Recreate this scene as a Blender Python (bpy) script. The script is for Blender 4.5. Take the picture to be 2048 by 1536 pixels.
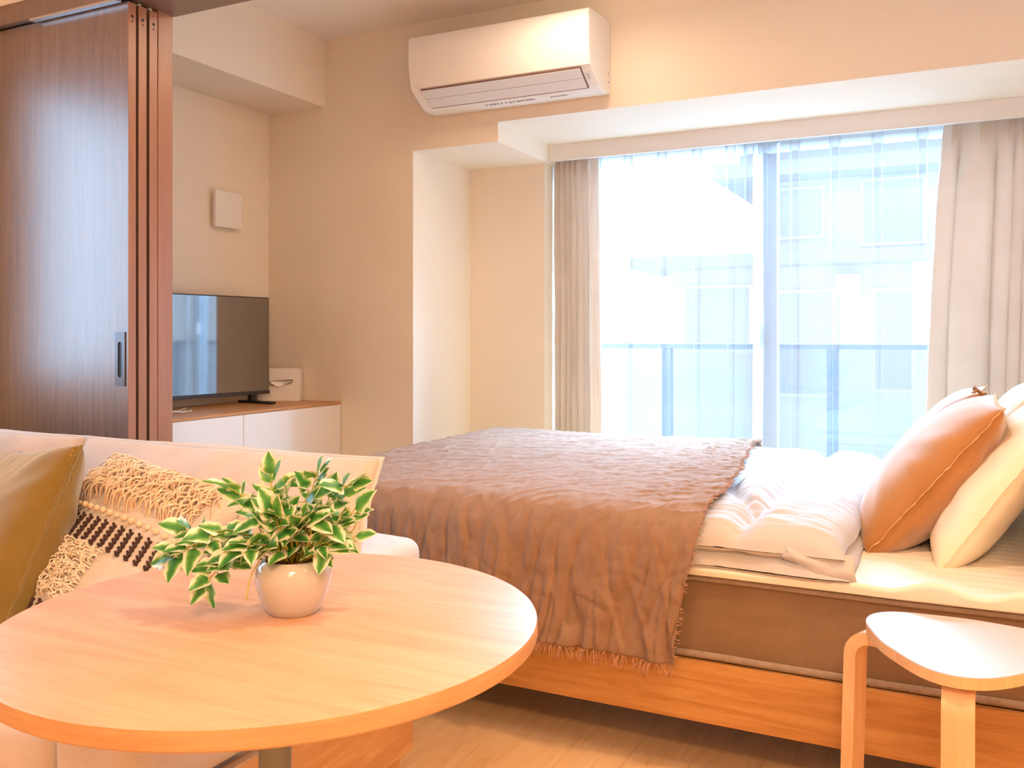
import bpy, bmesh, math, random
from mathutils import Vector, Matrix, noise

random.seed(7)
S = bpy.context.scene
COL = S.collection
pi = math.pi
for o in list(bpy.data.objects):
    bpy.data.objects.remove(o)

# ------------------------------------------------------------------ camera, world, lights, exposure
H = 1.06                                   # eye height
YAW = math.radians(26.53)
cam_d = bpy.data.cameras.new('camera')
cam = bpy.data.objects.new('camera', cam_d)
COL.objects.link(cam)
cam.location = (0, 0, H)
cam.rotation_euler = (pi / 2, 0, YAW)
cam_d.sensor_width = 36
cam_d.lens = 1799 / 2048 * 36
cam_d.shift_y = -96 / 2048
cam_d.clip_start = .05
S.camera = cam

S.view_settings.view_transform = 'Standard'
S.view_settings.look = 'None'
S.view_settings.gamma = 1
S.view_settings.use_curve_mapping = False
S.view_settings.exposure = -0.05
S.cycles.use_denoising = True
S.cycles.max_bounces = 10
S.cycles.diffuse_bounces = 5
S.cycles.transparent_max_bounces = 24
S.cycles.sample_clamp_indirect = 4

world = bpy.data.worlds.new('sky')
S.world = world
world.use_nodes = True
wn = world.node_tree
bg = wn.nodes['Background']
bg.inputs[0].default_value = (.80, .90, 1.0, 1)
bg.inputs[1].default_value = 1.75

WARM = (1.0, .64, .37)


def area(name, loc, rot, sx, sy, power, col, shape='RECTANGLE', portal=False):
    d = bpy.data.lights.new(name, 'AREA')
    d.shape = shape
    d.size = sx
    if shape in ('RECTANGLE', 'ELLIPSE'):
        d.size_y = sy
    d.energy = power
    d.color = col
    if portal:
        d.cycles.is_portal = True
    o = bpy.data.objects.new(name, d)
    COL.objects.link(o)
    o.location = loc
    o.rotation_euler = rot
    return o


area('daylight_portal', (-.78, 4.33, 1.0), (-pi / 2, 0, 0), 2.1, 2.0, 1, (1, 1, 1), portal=True)
area('daylight_portal_side', (-3.2, 1.0, 1.45), (pi / 2, 0, -pi / 2), 1.3, 1.2, 1, (1, 1, 1), portal=True)
# added unseen panel over the balcony, boosting the daylight into the bedroom
area('daylight_boost', (-.8, 6.3, 3.45), (math.radians(-58), 0, 0), 4.2, 2.0, 3000, (.46, .70, 1.0))
# added panel standing in for bright sky beyond the living side window
area('side_sky_panel', (-4.6, .9, 1.7), (pi / 2, 0, -pi / 2), 3.2, 2.6, 235, (.50, .74, 1.0))
# warm downlight of the living side, above and behind the camera
area('living_downlight', (.45, -.8, 2.44), (0, 0, 0), .5, .5, 64, WARM, 'DISK')
fill_d = bpy.data.lights.new('wall_fill', 'POINT')  # unseen point light added to brighten the bedroom walls and air conditioner
fill_d.energy = 34
fill_d.color = WARM
fill_d.shadow_soft_size = .14
po = bpy.data.objects.new('wall_fill', fill_d)
COL.objects.link(po)
po.location = (.25, -1.0, 1.92)
area('floor_fill', (1.1, 1.0, 2.44), (0, 0, 0), .3, .3, 16, WARM, 'DISK')  # unseen lamp added to brighten the floor beside the bed
area('bedside_fill', (-.30, 1.50, 2.44), (0, 0, 0), .14, .14, 24, WARM, 'DISK')  # another added lamp, lifting the floor and throwing the pot's shadow

# ------------------------------------------------------------------ materials


def srgb(r, g, b):
    def c(v):
        v /= 255
        return v / 12.92 if v < .04045 else ((v + .055) / 1.055) ** 2.4
    return (c(r), c(g), c(b), 1)


class NT:
    def __init__(self, name):
        self.m = bpy.data.materials.new(name)
        self.m.use_nodes = True
        self.n = self.m.node_tree.nodes
        self.l = self.m.node_tree.links
        self.b = self.n['Principled BSDF']
        self.out = self.n['Material Output']

    def node(self, t, **kw):
        x = self.n.new(t)
        for k, v in kw.items():
            if k.startswith('i_'):
                key = k[2:]
                key = int(key) if key.isdigit() else key.replace('_', ' ')
                x.inputs[key].default_value = v
            else:
                setattr(x, k, v)
        return x

    def link(self, a, b):
        self.l.new(a, b)

    def coords(self, scale=(1, 1, 1), kind='Object', rot=(0, 0, 0)):
        tc = self.node('ShaderNodeTexCoord')
        mp = self.node('ShaderNodeMapping')
        mp.inputs['Scale'].default_value = scale
        mp.inputs['Rotation'].default_value = rot
        self.link(tc.outputs[kind], mp.inputs['Vector'])
        return mp.outputs['Vector']

    def noise(self, vec, scale=5, detail=4, rough=.55, dist=0):
        x = self.node('ShaderNodeTexNoise')
        x.inputs['Scale'].default_value = scale
        x.inputs['Detail'].default_value = detail
        x.inputs['Roughness'].default_value = rough
        x.inputs['Distortion'].default_value = dist
        self.link(vec, x.inputs['Vector'])
        return x.outputs['Fac']

    def ramp(self, fac, stops):
        r = self.node('ShaderNodeValToRGB')
        e = r.color_ramp.elements
        while len(e) < len(stops):
            e.new(.5)
        for k, (p, c) in enumerate(stops):
            e[k].position = p
            e[k].color = c
        self.link(fac, r.inputs['Fac'])
        return r.outputs['Color']

    def bump(self, h, strength=.2, dist=.01):
        b = self.node('ShaderNodeBump')
        b.inputs['Strength'].default_value = strength
        b.inputs['Distance'].default_value = dist
        self.link(h, b.inputs['Height'])
        self.link(b.outputs['Normal'], self.b.inputs['Normal'])


def plain(name, col, rough=.5, metal=0, spec=.5, coat=0, emit=None, estr=0):
    t = NT(name)
    b = t.b
    b.inputs['Base Color'].default_value = col
    b.inputs['Roughness'].default_value = rough
    b.inputs['Metallic'].default_value = metal
    b.inputs['Specular IOR Level'].default_value = spec
    b.inputs['Coat Weight'].default_value = coat
    if emit:
        b.inputs['Emission Color'].default_value = emit
        b.inputs['Emission Strength'].default_value = estr
    return t.m


def mottled(name, c1, c2, scale=3, rough=.8, bump=.1, bscale=400, bdist=.002, spec=.3):
    t = NT(name)
    v = t.coords()
    t.link(t.ramp(t.noise(v, scale), [(.3, c1), (.7, c2)]), t.b.inputs['Base Color'])
    t.b.inputs['Roughness'].default_value = rough
    t.b.inputs['Specular IOR Level'].default_value = spec
    if bump:
        t.bump(t.noise(v, bscale, 2), bump, bdist)
    return t.m


def wood(name, c1, c2, c3, stretch, scale=6, rough=.45, bump=.08, rot=(0, 0, 0), spec=.4, coat=0):
    """stretch: scale vector, small along the grain."""
    t = NT(name)
    v = t.coords(stretch, rot=rot)
    f = t.noise(v, scale, 8, .62, .6)
    f2 = t.noise(v, scale * 6, 3, .5)
    mx = t.node('ShaderNodeMath', operation='MULTIPLY_ADD')
    t.link(f2, mx.inputs[0])
    mx.inputs[1].default_value = .3
    t.link(f, mx.inputs[2])
    t.link(t.ramp(mx.outputs[0], [(.42, c1), (.62, c2), (.82, c3)]), t.b.inputs['Base Color'])
    t.b.inputs['Roughness'].default_value = rough
    t.b.inputs['Specular IOR Level'].default_value = spec
    t.b.inputs['Coat Weight'].default_value = coat
    t.b.inputs['Coat Roughness'].default_value = .3
    t.bump(mx.outputs[0], bump, .002)
    return t.m


def fabric(name, c1, c2, scale=500, bump=.25, rough=.92, mscale=8, translucent=0, sheen=.2):
    t = NT(name)
    v = t.coords()
    t.link(t.ramp(t.noise(v, mscale, 5), [(.3, c1), (.7, c2)]), t.b.inputs['Base Color'])
    t.b.inputs['Roughness'].default_value = rough
    t.b.inputs['Specular IOR Level'].default_value = .15
    t.b.inputs['Sheen Weight'].default_value = sheen
    w1 = t.node('ShaderNodeTexWave', bands_direction='X')
    w1.inputs['Scale'].default_value = scale
    w2 = t.node('ShaderNodeTexWave', bands_direction='Z')
    w2.inputs['Scale'].default_value = scale
    nz = t.noise(v, scale * .8, 2)
    for w in (w1, w2):
        w.inputs['Distortion'].default_value = 1.2
        t.link(v, w.inputs['Vector'])
    a = t.node('ShaderNodeMath', operation='ADD')
    t.link(w1.outputs['Fac'], a.inputs[0])
    t.link(w2.outputs['Fac'], a.inputs[1])
    a2 = t.node('ShaderNodeMath', operation='ADD')
    t.link(a.outputs[0], a2.inputs[0])
    t.link(nz, a2.inputs[1])
    t.bump(a2.outputs[0], bump, .001)
    if translucent:
        tr = t.node('ShaderNodeBsdfTranslucent')
        tr.inputs['Color'].default_value = c2
        mxs = t.node('ShaderNodeMixShader')
        mxs.inputs[0].default_value = translucent
        t.link(t.b.outputs[0], mxs.inputs[1])
        t.link(tr.outputs[0], mxs.inputs[2])
        t.link(mxs.outputs[0], t.out.inputs['Surface'])
    return t.m


def sheer_mat(name, transp, col):
    t = NT(name)
    tp = t.node('ShaderNodeBsdfTransparent')
    tl = t.node('ShaderNodeBsdfTranslucent')
    tl.inputs['Color'].default_value = col
    df = t.node('ShaderNodeBsdfDiffuse')
    df.inputs['Color'].default_value = col
    m1 = t.node('ShaderNodeMixShader')
    m1.inputs[0].default_value = .55
    t.link(df.outputs[0], m1.inputs[1])
    t.link(tl.outputs[0], m1.inputs[2])
    m2 = t.node('ShaderNodeMixShader')
    # fine vertical threads
    v = t.coords((900, 900, 3))
    r = t.node('ShaderNodeMapRange')
    r.inputs['To Min'].default_value = transp - .07
    r.inputs['To Max'].default_value = transp + .07
    t.link(t.noise(v, 1, 2), r.inputs['Value'])
    t.link(r.outputs[0], m2.inputs[0])
    t.link(m1.outputs[0], m2.inputs[1])
    t.link(tp.outputs[0], m2.inputs[2])
    t.link(m2.outputs[0], t.out.inputs['Surface'])
    return t.m


def glass_mat(name, tint=(.93, .97, 1, 1), gl=.06, rough=.02):
    t = NT(name)
    tp = t.node('ShaderNodeBsdfTransparent')
    tp.inputs['Color'].default_value = tint
    g = t.node('ShaderNodeBsdfGlossy')
    g.inputs['Roughness'].default_value = rough
    m = t.node('ShaderNodeMixShader')
    m.inputs[0].default_value = gl
    t.link(tp.outputs[0], m.inputs[1])
    t.link(g.outputs[0], m.inputs[2])
    t.link(m.outputs[0], t.out.inputs['Surface'])
    return t.m


def floor_mat():
    t = NT('oak_floor')
    tc = t.coords((1, 1, 1), rot=(0, 0, pi / 2))
    br = t.node('ShaderNodeTexBrick')
    br.offset = .37
    br.inputs['Scale'].default_value = 1
    br.inputs['Brick Width'].default_value = 1.2
    br.inputs['Row Height'].default_value = .15
    br.inputs['Mortar Size'].default_value = .0012
    br.inputs['Color1'].default_value = (.30, .30, .30, 1)
    br.inputs['Color2'].default_value = (.62, .62, .62, 1)
    br.inputs['Mortar'].default_value = (0, 0, 0, 1)
    t.link(tc, br.inputs['Vector'])
    g = t.noise(t.coords((14, 1.3, 1)), 3, 8, .6, .8)
    a = t.node('ShaderNodeMath', operation='MULTIPLY_ADD')
    t.link(br.outputs['Color'], a.inputs[0])
    a.inputs[1].default_value = .42
    t.link(g, a.inputs[2])
    t.link(t.ramp(a.outputs[0], [(.38, srgb(206, 164, 116)), (.62, srgb(236, 196, 144)), (.9, srgb(246, 212, 164))]), t.b.inputs['Base Color'])
    t.b.inputs['Roughness'].default_value = .42
    t.bump(a.outputs[0], .08, .002)
    return t.m


m_wall = mottled('wallpaper', srgb(238, 226, 208), srgb(242, 231, 214), 2, .9, .12, 260, .0015)
m_ceil = mottled('ceiling_paper', srgb(243, 236, 227), srgb(246, 240, 231), 2, .9, .1, 260, .0015)
m_white = mottled('window_trim_white', srgb(232, 230, 228), srgb(236, 234, 232), 3, .6, .03)
m_floor = floor_mat()
m_dark = wood('dark_door_veneer', srgb(90, 70, 58), srgb(104, 82, 69), srgb(120, 96, 82), (26, 26, 1.1), 3, .36, .12, spec=1.0, coat=.5)
m_darkedge = wood('dark_edge_banding', srgb(142, 100, 74), srgb(150, 106, 80), srgb(158, 114, 86), (10, 10, 1), 3, .34, .03, spec=.8)
m_alu = plain('satin_aluminium', srgb(205, 208, 212), .3, 1)
m_dkmetal = plain('dark_bronze_pull', srgb(96, 90, 92), .32, .8)
m_slot = plain('pull_recess', srgb(28, 34, 32), .5)
m_whiteplastic = plain('white_plastic', srgb(240, 236, 230), .38)
m_flap = plain('pale_grey_plastic', srgb(226, 226, 226), .42)
m_gapdark = plain('shadow_gap_plastic', srgb(120, 90, 88), .6)
m_grey = plain('grey_print', srgb(170, 165, 165), .6)
m_cabwhite = plain('white_lacquer', srgb(238, 234, 230), .35)
m_cabwood = wood('cabinet_top_wood', srgb(176, 122, 76), srgb(192, 138, 90), srgb(206, 156, 106), (12, 1, 12), 4, .4, .05)
m_screen = plain('tv_glass', (.012, .010, .009, 1), .06, 0, 1.0, 1.0)
for k_ in ('IOR', 'Coat IOR'):
    m_screen.node_tree.nodes['Principled BSDF'].inputs[k_].default_value = 1.9
m_black = plain('black_plastic', srgb(34, 33, 34), .4)
m_bezel = plain('dark_grey_bezel', srgb(70, 66, 70), .35, .4)
m_card = plain('white_card', srgb(244, 238, 230), .6)
m_tissue = plain('tissue_paper', srgb(250, 246, 240), .9)
m_cable = plain('white_cable', srgb(225, 215, 200), .6)
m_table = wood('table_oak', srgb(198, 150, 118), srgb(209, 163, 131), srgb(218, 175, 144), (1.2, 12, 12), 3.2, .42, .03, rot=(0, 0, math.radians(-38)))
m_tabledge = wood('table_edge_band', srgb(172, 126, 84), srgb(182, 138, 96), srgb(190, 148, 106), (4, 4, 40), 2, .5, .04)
m_steel = plain('grey_steel_post', srgb(112, 112, 104), .45, .3)
m_stoolwhite = plain('stool_white_laminate', srgb(196, 190, 190), .45)
m_birch = wood('birch_ply', srgb(206, 164, 122), srgb(214, 174, 132), srgb(222, 186, 146), (14, 14, 1.2), 3, .5, .03)
m_bed = wood('bed_oak', srgb(158, 110, 60), srgb(176, 126, 72), srgb(190, 144, 88), (1.0, 16, 16), 3.5, .45, .06)
m_head = wood('headboard_wood', srgb(112, 84, 60), srgb(124, 94, 68), srgb(136, 106, 78), (16, 1, 16), 3, .5, .05)
m_matt = fabric('mattress_ticking', srgb(138, 110, 84), srgb(152, 123, 96), 220, .7, mscale=6)
m_piping = fabric('mattress_piping', srgb(176, 154, 134), srgb(198, 176, 156), 240, .9, mscale=60)
m_pad = fabric('mattress_pad', srgb(234, 226, 212), srgb(238, 231, 219), 160, .3)
m_duvet = fabric('duvet_cotton', srgb(190, 189, 191), srgb(194, 193, 195), 700, .12, mscale=3, sheen=.05)
m_throw = fabric('gauze_throw', srgb(174, 138, 112), srgb(188, 152, 126), 260, .9, mscale=26, sheen=.15)
m_fringe = fabric('throw_fringe', srgb(176, 132, 104), srgb(196, 152, 124), 300, .2)
m_brown = fabric('brown_pillowcase', srgb(166, 114, 62), srgb(178, 124, 70), 420, .3, mscale=10, sheen=.9)
m_seam = fabric('pillow_seam', srgb(206, 158, 104), srgb(216, 168, 114), 420, .2)
m_cream = fabric('cream_pillowcase', srgb(240, 226, 200), srgb(244, 232, 208), 500, .15, mscale=5)
m_sofa = fabric('sofa_linen', srgb(208, 196, 188), srgb(218, 206, 198), 330, .4, mscale=14)
m_sofapipe = fabric('sofa_piping', srgb(210, 206, 204), srgb(222, 218, 216), 330, .3)
m_sofawood = wood('sofa_oak', srgb(178, 132, 84), srgb(192, 146, 98), srgb(204, 162, 114), (14, 1.2, 14), 3, .45, .05)
m_olive = fabric('olive_velvet', srgb(120, 98, 42), srgb(134, 110, 52), 300, .3, mscale=9, sheen=.6)
m_olivestitch = plain('olive_stitching', srgb(176, 138, 72), .9)
m_weave = fabric('cream_weave', srgb(236, 222, 210), srgb(246, 238, 230), 150, .9, mscale=30)
m_peach = fabric('peach_yarn', srgb(240, 208, 172), srgb(248, 224, 196), 500, .2, mscale=40)
m_yarn = fabric('ivory_yarn', srgb(240, 220, 196), srgb(248, 234, 216), 500, .2, mscale=40)
m_brownyarn = plain('dark_brown_yarn', srgb(70, 46, 40), .95)
m_mint = fabric('pale_mint_cotton', srgb(204, 218, 208), srgb(214, 226, 216), 400, .2)
m_pot = plain('white_glazed_ceramic', srgb(192, 187, 183), .16, 0, .6, .4)
m_soil = mottled('potting_soil', srgb(92, 58, 30), srgb(140, 96, 52), 120, .95, .8, 200, .004)
m_stem = plain('yellow_green_stem', srgb(196, 186, 62), .5)
m_drape = fabric('drape_linen', srgb(230, 217, 204), srgb(238, 226, 214), 300, .3, mscale=6, translucent=.16)
m_sheer = sheer_mat('sheer_voile', .84, (.46, .49, .52, 1))
m_band = sheer_mat('sheer_heading', .34, (.66, .70, .73, 1))
m_frame = plain('white_aluminium_frame', srgb(180, 188, 196), .4)
m_glass = glass_mat('window_glass')
m_panel = glass_mat('balcony_panel_glass', (.80, .84, .88, 1), .05, .2)
m_rail = plain('balcony_rail_metal', srgb(84, 84, 86), .5, .2)
m_conc = mottled('balcony_concrete', srgb(226, 226, 228), srgb(234, 234, 236), 4, .9)
m_facade = mottled('facade_render', srgb(226, 214, 200), srgb(230, 218, 204), .8, .9, 0)
m_eave = mottled('eave_slab', srgb(190, 182, 174), srgb(194, 186, 178), 1, .9, 0)
m_pane = plain('facade_window_glass', srgb(196, 186, 176), .3)
m_facwhite = plain('facade_white_unit', srgb(246, 236, 222), .6)
m_lamp = plain('lamp_diffuser', srgb(255, 240, 220), .4, emit=(1.0, .77, .56, 1), estr=13)
m_lampbase = plain('lamp_drum_shade', srgb(250, 236, 216), .5, emit=(1.0, .77, .56, 1), estr=1.2)


def leaf_mat():
    t = NT('variegated_leaf')
    uv = t.node('ShaderNodeUVMap')
    sx = t.node('ShaderNodeSeparateXYZ')
    t.link(uv.outputs[0], sx.inputs[0])
    ab = t.node('ShaderNodeMath', operation='ABSOLUTE')
    t.link(sx.outputs[0], ab.inputs[0])
    nz = t.noise(t.coords((1, 1, 1)), 70, 3)
    ad = t.node('ShaderNodeMath', operation='MULTIPLY_ADD')
    t.link(nz, ad.inputs[0])
    ad.inputs[1].default_value = .75
    t.link(ab.outputs[0], ad.inputs[2])
    t.link(t.ramp(ad.outputs[0], [(.34, srgb(38, 116, 56)), (.68, srgb(72, 148, 66)), (.88, srgb(146, 188, 104)), (1.0, srgb(248, 244, 226))]), t.b.inputs['Base Color'])
    t.b.inputs['Roughness'].default_value = .38
    tr = t.node('ShaderNodeBsdfTranslucent')
    tr.inputs['Color'].default_value = srgb(130, 180, 70)
    mx = t.node('ShaderNodeMixShader')
    mx.inputs[0].default_value = .22
    t.link(t.b.outputs[0], mx.inputs[1])
    t.link(tr.outputs[0], mx.inputs[2])
    t.link(mx.outputs[0], t.out.inputs['Surface'])
    return t.m


m_leaf = leaf_mat()

# ------------------------------------------------------------------ mesh helpers


class MB:
    """Collects geometry (world coordinates) and links it as ONE mesh object."""

    def __init__(self):
        self.v, self.f, self.uv = [], [], {}
        self.mi, self.cur = [], 0

    def add(self, vs, fs):
        o = len(self.v)
        self.v += [tuple(p) for p in vs]
        for f in fs:
            self.f.append(tuple(i + o for i in f))
            self.mi.append(self.cur)
        return o

    def box(self, x0, x1, y0, y1, z0, z1, bev=0, seg=2, mtx=None):
        if bev <= 0:
            vs = [(x, y, z) for x in (x0, x1) for y in (y0, y1) for z in (z0, z1)]
            fs = [(0, 1, 3, 2), (4, 6, 7, 5), (0, 4, 5, 1), (2, 3, 7, 6), (0, 2, 6, 4), (1, 5, 7, 3)]
        else:
            bm = bmesh.new()
            bmesh.ops.create_cube(bm, size=1)
            for p in bm.verts:
                p.co = Vector(((x0 + x1) / 2 + p.co.x * (x1 - x0), (y0 + y1) / 2 + p.co.y * (y1 - y0), (z0 + z1) / 2 + p.co.z * (z1 - z0)))
            bmesh.ops.bevel(bm, geom=bm.edges[:], offset=bev, segments=seg, profile=.5, affect='EDGES')
            bm.verts.index_update()
            vs = [p.co.copy() for p in bm.verts]
            fs = [[q.index for q in f.verts] for f in bm.faces]
            bm.free()
        if mtx:
            vs = [mtx @ Vector(p) for p in vs]
        self.add(vs, fs)
        return self

    def tube(self, pts, r, n=8, closed=False, cap=True):
        pts = [Vector(p) for p in pts]
        rs = r if isinstance(r, (list, tuple)) else [r] * len(pts)
        N = len(pts)
        vs, fs = [], []
        prev = None
        for i, p in enumerate(pts):
            if closed:
                t = pts[(i + 1) % N] - pts[i - 1]
            else:
                t = pts[min(i + 1, N - 1)] - pts[max(i - 1, 0)]
            t = t.normalized() if t.length > 1e-9 else Vector((0, 0, 1))
            if prev is None:
                a = Vector((0, 0, 1)) if abs(t.z) < .9 else Vector((1, 0, 0))
                prev = (a - t * a.dot(t)).normalized()
            else:
                q = prev - t * prev.dot(t)
                prev = q.normalized() if q.length > 1e-9 else prev
            b = t.cross(prev)
            for k in range(n):
                an = 2 * pi * k / n
                vs.append(p + (prev * math.cos(an) + b * math.sin(an)) * rs[i])
        for i in range(N if closed else N - 1):
            j = (i + 1) % N
            for k in range(n):
                k2 = (k + 1) % n
                fs.append((i * n + k, i * n + k2, j * n + k2, j * n + k))
        if cap and not closed:
            fs.append(tuple(range(n))[::-1])
            fs.append(tuple((N - 1) * n + k for k in range(n)))
        self.add(vs, fs)
        return self

    def lathe(self, prof, c=(0, 0, 0), n=48):
        vs, fs = [], []
        for r, z in prof:
            for k in range(n):
                a = 2 * pi * k / n
                vs.append((c[0] + r * math.cos(a), c[1] + r * math.sin(a), c[2] + z))
        for i in range(len(prof) - 1):
            for k in range(n):
                k2 = (k + 1) % n
                fs.append((i * n + k, i * n + k2, (i + 1) * n + k2, (i + 1) * n + k))
        if prof[0][0] > 1e-6:
            fs.append(tuple(range(n))[::-1])
        if prof[-1][0] > 1e-6:
            fs.append(tuple((len(prof) - 1) * n + k for k in range(n)))
        self.add(vs, fs)
        return self

    def ext(self, poly, axis, a0, a1):
        """extrude a 2D polygon along axis 'x','y','z' from a0 to a1."""
        n = len(poly)
        def P(p, a):
            return {'x': (a, p[0], p[1]), 'y': (p[0], a, p[1]), 'z': (p[0], p[1], a)}[axis]
        vs = [P(p, a0) for p in poly] + [P(p, a1) for p in poly]
        fs = [(i, (i + 1) % n, n + (i + 1) % n, n + i) for i in range(n)]
        fs += [tuple(range(n))[::-1], tuple(range(n, 2 * n))]
        self.add(vs, fs)
        return self

    def grid(self, fn, nu, nv):
        vs = [fn(i / nu, j / nv) for j in range(nv + 1) for i in range(nu + 1)]
        w = nu + 1
        fs = [(j * w + i, j * w + i + 1, (j + 1) * w + i + 1, (j + 1) * w + i) for j in range(nv) for i in range(nu)]
        self.add(vs, fs)
        return self

    def build(self, name, mat, parent=None, smooth=False, solid=0, angle=None, subsurf=0):
        me = bpy.data.meshes.new(name)
        me.from_pydata(self.v, [], self.f)
        bm = bmesh.new()
        bm.from_mesh(me)
        bmesh.ops.remove_doubles(bm, verts=bm.verts, dist=1e-6)
        if not solid:
            bmesh.ops.recalc_face_normals(bm, faces=bm.faces)
        bm.to_mesh(me)
        bm.free()
        mats = mat if isinstance(mat, (list, tuple)) else [mat]
        for q in mats:
            me.materials.append(q)
        if len(mats) > 1 and len(me.polygons) == len(self.mi):
            me.polygons.foreach_set('material_index', self.mi)
        if smooth:
            me.polygons.foreach_set('use_smooth', [True] * len(me.polygons))
            if angle:
                me.set_sharp_from_angle(angle=math.radians(angle))
        o = bpy.data.objects.new(name, me)
        COL.objects.link(o)
        if parent is not None:
            adopt(o, parent)
        if solid:
            md = o.modifiers.new('thick', 'SOLIDIFY')
            md.thickness = solid
            md.offset = 0
        if subsurf:
            md = o.modifiers.new('smooth', 'SUBSURF')
            md.levels = md.render_levels = subsurf
        return o


def adopt(o, parent):
    o.parent = parent
    o.matrix_parent_inverse = parent.matrix_basis.inverted() if parent.parent is None else Matrix.Identity(4)


def thing(name, label, cat, loc=(0, 0, 0), group=None, kind=None):
    o = bpy.data.objects.new(name, None)
    COL.objects.link(o)
    o.location = loc
    o.empty_display_size = .1
    return tag(o, label, cat, group, kind)


def tag(o, label, cat=None, group=None, kind=None):
    o['label'] = label
    if cat:
        o['category'] = cat
    if group:
        o['group'] = group
    if kind:
        o['kind'] = kind
    return o


def struct(o, label=None, cat=None):
    o['kind'] = 'structure'
    if label:
        o['label'] = label
    if cat:
        o['category'] = cat
    return o


def sm(a, b, x):
    t = max(0, min(1, (x - a) / (b - a)))
    return t * t * (3 - 2 * t)


def nz(x, y, z=0.0):
    return noise.noise(Vector((x, y, z)))


def catmull(pts, per=8):
    pts = [Vector(p) for p in pts]
    P = [pts[0]] + pts + [pts[-1]]
    out = []
    for i in range(1, len(P) - 2):
        for k in range(per):
            t = k / per
            a, b, c, d = P[i - 1], P[i], P[i + 1], P[i + 2]
            out.append(.5 * ((2 * b) + (c - a) * t + (2 * a - 5 * b + 4 * c - d) * t * t + (3 * b - a - 3 * c + d) * t ** 3))
    out.append(pts[-1])
    return out


# ------------------------------------------------------------------ the room shell
CZ = 2.474
XL, YB = -3.07, 3.45
XR, XRL = .62, 1.7
YREAR = -2.4

struct(MB().box(XL - .2, XRL + .2, YREAR - .2, 4.30, -.12, 0).build('floor', m_floor), 'pale oak plank floor of the room', 'floor')
struct(MB().box(XL - .2, XRL + .2, YREAR - .2, 3.5, CZ, CZ + .12).build('ceiling', m_ceil), 'plain off white ceiling above the bedroom', 'ceiling')
W = MB()
W.box(XL - .16, XL, YREAR, .35, 0, CZ).box(XL - .16, XL, 1.62, 4.4, 0, CZ)
W.box(XL - .16, XL, .35, 1.62, 0, .86).box(XL - .16, XL, .35, 1.62, 2.04, CZ)
struct(W.build('wall_left', m_wall), 'beige papered wall behind the television', 'wall')
# back wall with the stepped window bay
W = MB()
W.box(XL, -2.224, YB, 4.30, 0, CZ)                       # full height pier left of the niche
W.box(-2.224, -1.79, YB, 4.30, 1.90, CZ)                 # over the lower part of the niche
W.box(-1.79, XR, YB, 3.985, 1.985, CZ)                   # over the window bay
W.box(-2.224, -1.812, 3.985, 4.30, 0, 1.90)              # niche back
struct(W.build('wall_back', m_wall), 'beige papered wall with the stepped window bay', 'wall')
W = MB()
W.box(-1.812, XR, 4.22, 4.30, 2.06, CZ).box(-1.812, -1.77, 4.22, 4.30, 0, 2.06).box(.33, XR, 4.22, 4.30, 0, 2.06)
W.box(-1.812, XR, 3.99, 4.30, 2.20, CZ)
struct(W.build('wall_window', m_wall), 'wall round the balcony window behind the curtains', 'wall')
struct(MB().box(XR, XR + .12, 2.09, 4.30, 0, CZ).build('wall_right', m_wall), 'bedroom side wall beyond the headboard', 'wall')
W = MB()
W.box(XL, XRL, 1.905, 2.082, 2.145, CZ).box(XR, XRL, 1.96, 2.09, 0, 2.145)
struct(W.build('wall_partition', m_wall), 'strip of wall above the sliding doors', 'wall')
struct(MB().box(XRL, XRL + .12, YREAR, 2.1, 0, CZ).build('wall_kitchen', m_wall), 'living side wall out of view', 'wall')
struct(MB().box(XL, XRL, YREAR - .12, YREAR, 0, CZ).build('wall_rear', m_wall), 'living end wall behind the viewpoint', 'wall')
struct(MB().box(XL, -2.722, 2.09, YB, 2.153, CZ).build('trim_1', m_wall), 'boxed beam under the ceiling over the television', 'beam')
struct(MB().box(-1.79, XR, 3.985, 4.003, 1.906, 1.985, .002).build('trim_2', m_white), 'white board hiding the curtain rail', 'trim')

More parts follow.
